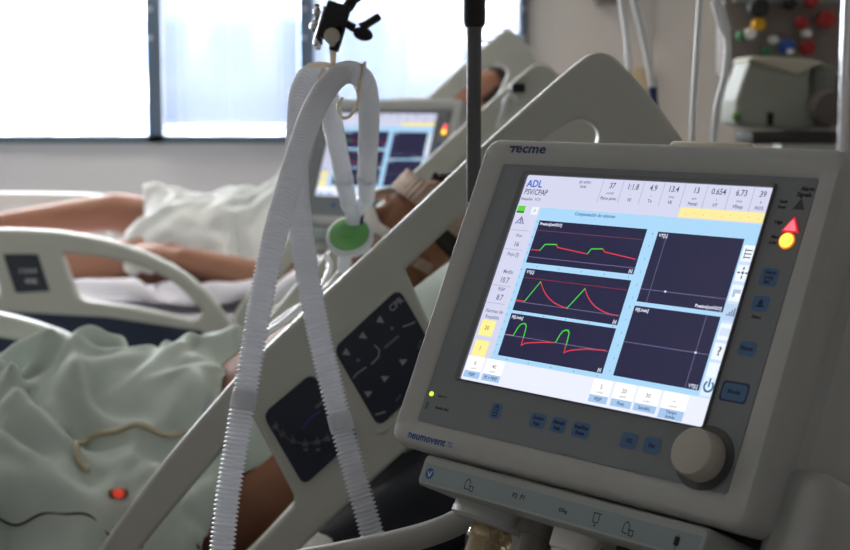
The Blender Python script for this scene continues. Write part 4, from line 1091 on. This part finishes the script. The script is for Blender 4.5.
# ------------------------------------------------------------------ head wall side equipment
def hang(pts, r_, label, grp=None, m_=strm):
    bag = Vector((at(626, 0, 2.75).x, 2.75, 1.605)) if pts[0][2] > 2.5 else Vector((at(706, 0, 2.15).x, 2.15, 1.605))
    P_ = spline([bag] + [at(*p) for p in pts], 10); q = MB(); q.tube([p - P_[0] for p in P_], r_, m_, 12); o = q.build('infusion_line'); o.location = P_[0]; tag(o, label, 'tube', grp); return o
hang([(619, -30, 2.75), (621, 0, 2.75), (627, 40, 2.75), (629, 80, 2.75), (630, 130, 2.75), (640, 260, 2.7)], .0055, 'left of the two pale lines hanging beyond the peak of the near rail')
l2 = hang([(630, -30, 2.75), (634, 0, 2.75), (643, 35, 2.75), (651, 75, 2.75), (656, 108, 2.75), (662, 150, 2.75), (670, 250, 2.75)], .0065, 'pale line with a dark blue joint, hanging beyond the near rail peak')
m = MB(); p = at(653, 97, 2.745); m.tube([p - l2.location + Vector((-.002, 0, .018)), p - l2.location + Vector((.002, 0, -.018))], .0085, navyink, 14); m.build('joint', l2)
hang([(702, -30, 2.1), (700, 0, 2.1), (697, 50, 2.1), (694, 95, 2.1), (692, 150, 2.1), (690, 260, 2.1)], .0042, 'single thin pale line hanging just above the ventilator handle')
l4 = hang([(710, -30, 2.2), (718, 0, 2.2), (727, 38, 2.2), (725, 75, 2.2), (717, 110, 2.2), (714, 150, 2.2), (712, 260, 2.2)], .0055, 'pale line with a drip chamber, left of the grey-green box')
m = MB(); o0 = l4.location; m.tube([at(716, 0, 2.19) - o0, at(725, 30, 2.19) - o0, at(727, 38, 2.19) - o0], [.0085, .0085, .004], strm, 14); m.build('drip_chamber', l4)
# hangers and bags above the frame
def iv(px_, Y, label):
    x = at(px_, 0, Y).x; r = empty('infusion_bag', (x, Y, 1.62), 0, label, 'infusion bag')
    m = MB(); m.box(-.05, .05, -.015, .015, .06, .26, clear, .012); m.build('bag', r)
    m = MB(); m.tube([(0, 0, -.02), (0, 0, .06)], .005, white, 10); m.build('spike', r)
    m = MB(); m.tube([(0, 0, .25), (0, 0, ZC - 1.62)], .003, chrome, 8); m.build('hanger_rod', r)
iv(626, 2.75, 'infusion bag hung above the two pale lines, left one'); iv(706, 2.15, 'infusion bag hung above the single pale line, right one')
# dark wall unit at top of frame, outlet plate on the wall
m = MB(); a = at(596, -40, YF - .06); b = at(622, 3, YF - .06); m.box(a.x, b.x, YF - .10, YF, b.z, a.z, mat('brown grey box', (112, 100, 94), .6), .008); o = m.build('wall_box'); tag(o, 'brown-grey box fixed on the wall at the top edge above the rail peak', 'wall box')
m = MB(); a = at(628, 68, YF - .05); b = at(650, 112, YF - .05); m.box(a.x, b.x, YF - .06, YF, b.z, a.z, mat('beige outlet', (178, 160, 130), .6), .006); m.build('outlet')
o = bpy.data.objects['outlet']; tag(o, 'beige outlet plate on the wall behind the two pale lines', 'wall outlet')
# chrome pole with grey-green box
st = empty('drip_stand', (at(845, 60, 2.75).x, 2.75, 0), 0, 'chrome upright pole at the right edge of the picture', 'drip stand')
m = MB(); m.cyl((0, 0, .06), (0, 0, 2.1), .0095, chrome, 24); m.build('pole', st)
m = MB()
for k in range(5): a = k * 2 * math.pi / 5 + .3; m.tube([(0, 0, .06), (.28 * math.cos(a), .28 * math.sin(a), .04)], [.016, .01], chrome, 10)
m.build('base', st)
m = MB(); m.tube([(-.09, 0, 2.12), (-.08, 0, 2.08), (0, 0, 2.09), (.08, 0, 2.08), (.09, 0, 2.12)], .004, chrome, 8); m.build('hook_bar', st)
gg = mat('grey green casing', (146, 149, 138), .5, var=.04)
pb = empty('infusion_pump', (at(785, 96, 2.95).x, 2.95, at(785, 130, 2.95).z), 0, 'boxy grey-green pump casing left of the chrome pole', 'pump')
def lp(px_, py_, Y=2.95): p = at(px_, py_, Y) - pb.location; return (p.x, p.z)
m = MB(); loops = [rounded([lp(728, 100), lp(741, 62), (lp(788, 74)), lp(803, 68), lp(806, 128), lp(790, 130), lp(745, 128), lp(727, 124)], .006, 5)]
m.mesh(plate(loops, .14, .01, 3), gg, Matrix.Translation((0, .0, 0)) @ ROT, True); m.build('casing', pb)
m = MB(); m.mesh(plate([rounded([lp(739, 62), lp(744, 57), lp(800, 60), lp(816, 64), lp(788, 76)], .004, 4)], .15, .004), mat('pale lid', (178, 174, 156), .5), ROT, True); m.build('lid', pb)
m = MB(); x0, z0 = lp(806, 66); x1, z1 = lp(828, 128); m.box(x0, x1, -.05, .06, z1, z0, mat('dull green grey casing', (112, 116, 108), .6), .008); m.build('side_module', pb)
m = MB(); m.tube([(lp(815, 108)[0], -.08, lp(815, 108)[1]), (lp(815, 108)[0], -.13, lp(815, 108)[1])], [.036, .032], mat('dark grey knob', (92, 86, 84), .6), 24); m.build('clamp_knob', pb)
m = MB(); x_, z_ = lp(762, 118); m.box(x_ - .006, x_ + .006, -.076, -.068, z_ - .014, z_ + .012, black, .002); m.build('switch', pb)
m = MB(); x_, z_ = lp(729, 116); m.ball((x_, -.07, z_), .009, mat('green cap', (96, 140, 60), .5), None, 8); m.build('green_plug', pb)
m = MB(); x0, z0 = lp(742, 131); x1, z1 = lp(836, 133); m.box(x0, x1, -.09, .07, z1 - .02, z0, mat('dark tray', (52, 50, 46), .6), .005); m.build('tray', pb)
m = MB(); x0, z0 = lp(828, 76); x1, z1 = lp(841, 126); m.box(x0, x1, -.04, .05, z1, z0, mat('dark bracket', (84, 84, 80), .6), .008); m.build('bracket', pb)
# service panel with coloured fittings
sp = empty('service_panel', (at(800, 20, 3.3).x + .06, 3.3, 0), 0, 'grey medical gas service panel at the upper right with coloured fittings', 'service panel')
m = MB(); m.box(-.24, .26, -.03, .04, 1.40, 2.1, mat('grey service panel', (128, 118, 112), .6, var=.1, scale=8), .01); m.build('panel', sp)
m = MB(); m.box(-.22, .24, -.05, -.028, 1.56, 1.585, steel, .004); m.build('rail', sp)
m = MB(); m.box(-.10, .12, -.02, .06, 0, 1.40, steel, .01); m.build('column', sp)
redk = mat('red knob', (150, 26, 30), .45); yk = mat('yellow knob', (214, 160, 20), .45); bk = mat('blue plug', (32, 74, 150), .45); gk = mat('green plug', (40, 110, 66), .45)
for (px_, py_, r_, m_, d_, lb) in ((757, 8, .022, black, .07, 'round black knob, leftmost in the top row on the service panel'), (757, 25, .014, yk, .06, 'yellow knob just below the round black knob'),
        (748, 34, .012, white, .06, 'small white knob left of the yellow knob'), (741, 36, .011, gk, .05, 'dark green plug at the left edge of the service panel'),
        (785, 47, .017, bk, .06, 'blue plug low in the middle of the service panel'), (789, 4, .013, black, .05, 'small black plug in the top row right of the black knob'),
        (810, 2, .014, redk, .05, 'red knob at the top edge of the service panel'), (800, 23, .014, redk, .05, 'dark red knob in the centre of the service panel'),
        (825, 20, .019, redk, .05, 'largest red knob, nearest the chrome pole'), (806, 48, .016, redk, .05, 'red plug low beside the blue plug'),
        (765, 52, .010, gk, .05, 'small green plug above the grey-green pump'), (787, 52, .006, white, .075, 'tiny white tip beside the blue plug'), (805, 34, .009, white, .05, 'pale plug between the red knobs'), (772, 40, .009, strm, .05, 'pale clear plug right of the yellow knob')):
    p = at(px_, py_, 3.27 - d_ / 2); o = empty('gas_fitting', p, 0, lb, 'gas fitting', 'coloured fittings on the service panel')
    q = MB(); q.cyl((0, -d_ / 2, 0), (0, d_ * .1, 0), r_, m_, 20, None, r_ * .2); q.build('knob', o)
    q = MB(); q.cyl((0, 0, 0), (0, d_ / 2, 0), r_ * .45, steel, 12); q.build('stem', o)

# ------------------------------------------------------------------ added fill panels, world, camera
def fill_panel(x, y, lb, e):  # glowing panel added on the unseen ceiling to brighten the room
    r = empty('fill_light', (x, y, ZC), 0, lb, 'added fill light', 'added fill lights')
    m = MB(); m.box(-.62, .62, -.32, .32, -.03, 0, white, .005); m.build('frame', r)
    m = MB(); m.box(-.58, .58, -.28, .28, -.034, -.028, mat('fill diffuser %g' % e, (240, 240, 235), .6, emit=e, emit_rgb=(255, 246, 236))); m.build('diffuser', r)
fill_panel(-1.0, 4.6, 'added fill light panel, out of view, nearest the windows', 14); fill_panel(-.3, 2.9, 'added fill light panel, out of view, above the beds', 3.2)
fill_panel(-1.9, .6, 'added fill light panel, out of view, at the camera end of the room', 3.0)
wd = bpy.data.worlds.new('World'); scn.world = wd; wd.use_nodes = True
nt = wd.node_tree; bg = nt.nodes['Background']
tc = nt.nodes.new('ShaderNodeTexCoord'); nz = nt.nodes.new('ShaderNodeTexNoise'); nz.inputs['Scale'].default_value = 3
rmp = nt.nodes.new('ShaderNodeMix'); rmp.data_type = 'RGBA'; rmp.inputs[6].default_value = (.78, .86, 1, 1); rmp.inputs[7].default_value = (1, 1, 1, 1)
nt.links.new(tc.outputs['Generated'], nz.inputs['Vector']); nt.links.new(nz.outputs['Fac'], rmp.inputs[0]); nt.links.new(rmp.outputs[2], bg.inputs['Color'])
bg.inputs['Strength'].default_value = 35
# daylight portal at the windows (guides sampling of the sky)
ld = bpy.data.lights.new('sky_portal', 'AREA'); ld.shape = 'RECTANGLE'; ld.size = xw1 - XL - .3; ld.size_y = ZT - zs
ld.cycles.is_portal = True
lo = bpy.data.objects.new('sky_portal', ld); COL.objects.link(lo); lo.location = ((xw1 + XL + .3) / 2, YF + .12, (zs + ZT) / 2); lo.rotation_euler = (R(-90), 0, 0)

cd = bpy.data.cameras.new('camera'); cam = bpy.data.objects.new('camera', cd); COL.objects.link(cam)
cam.location = (0, 0, EYE); cam.rotation_euler = (R(90) - PITCH, 0, 0)
cd.sensor_width = 36; cd.lens = 36 * F / 850; cd.clip_start = .05
cd.dof.use_dof = True; cd.dof.focus_distance = 1.19; cd.dof.aperture_fstop = 8.0
scn.camera = cam
vs_ = scn.view_settings; vs_.view_transform = 'Standard'; vs_.look = 'None'; vs_.exposure = 0; vs_.gamma = 1; vs_.use_curve_mapping = False
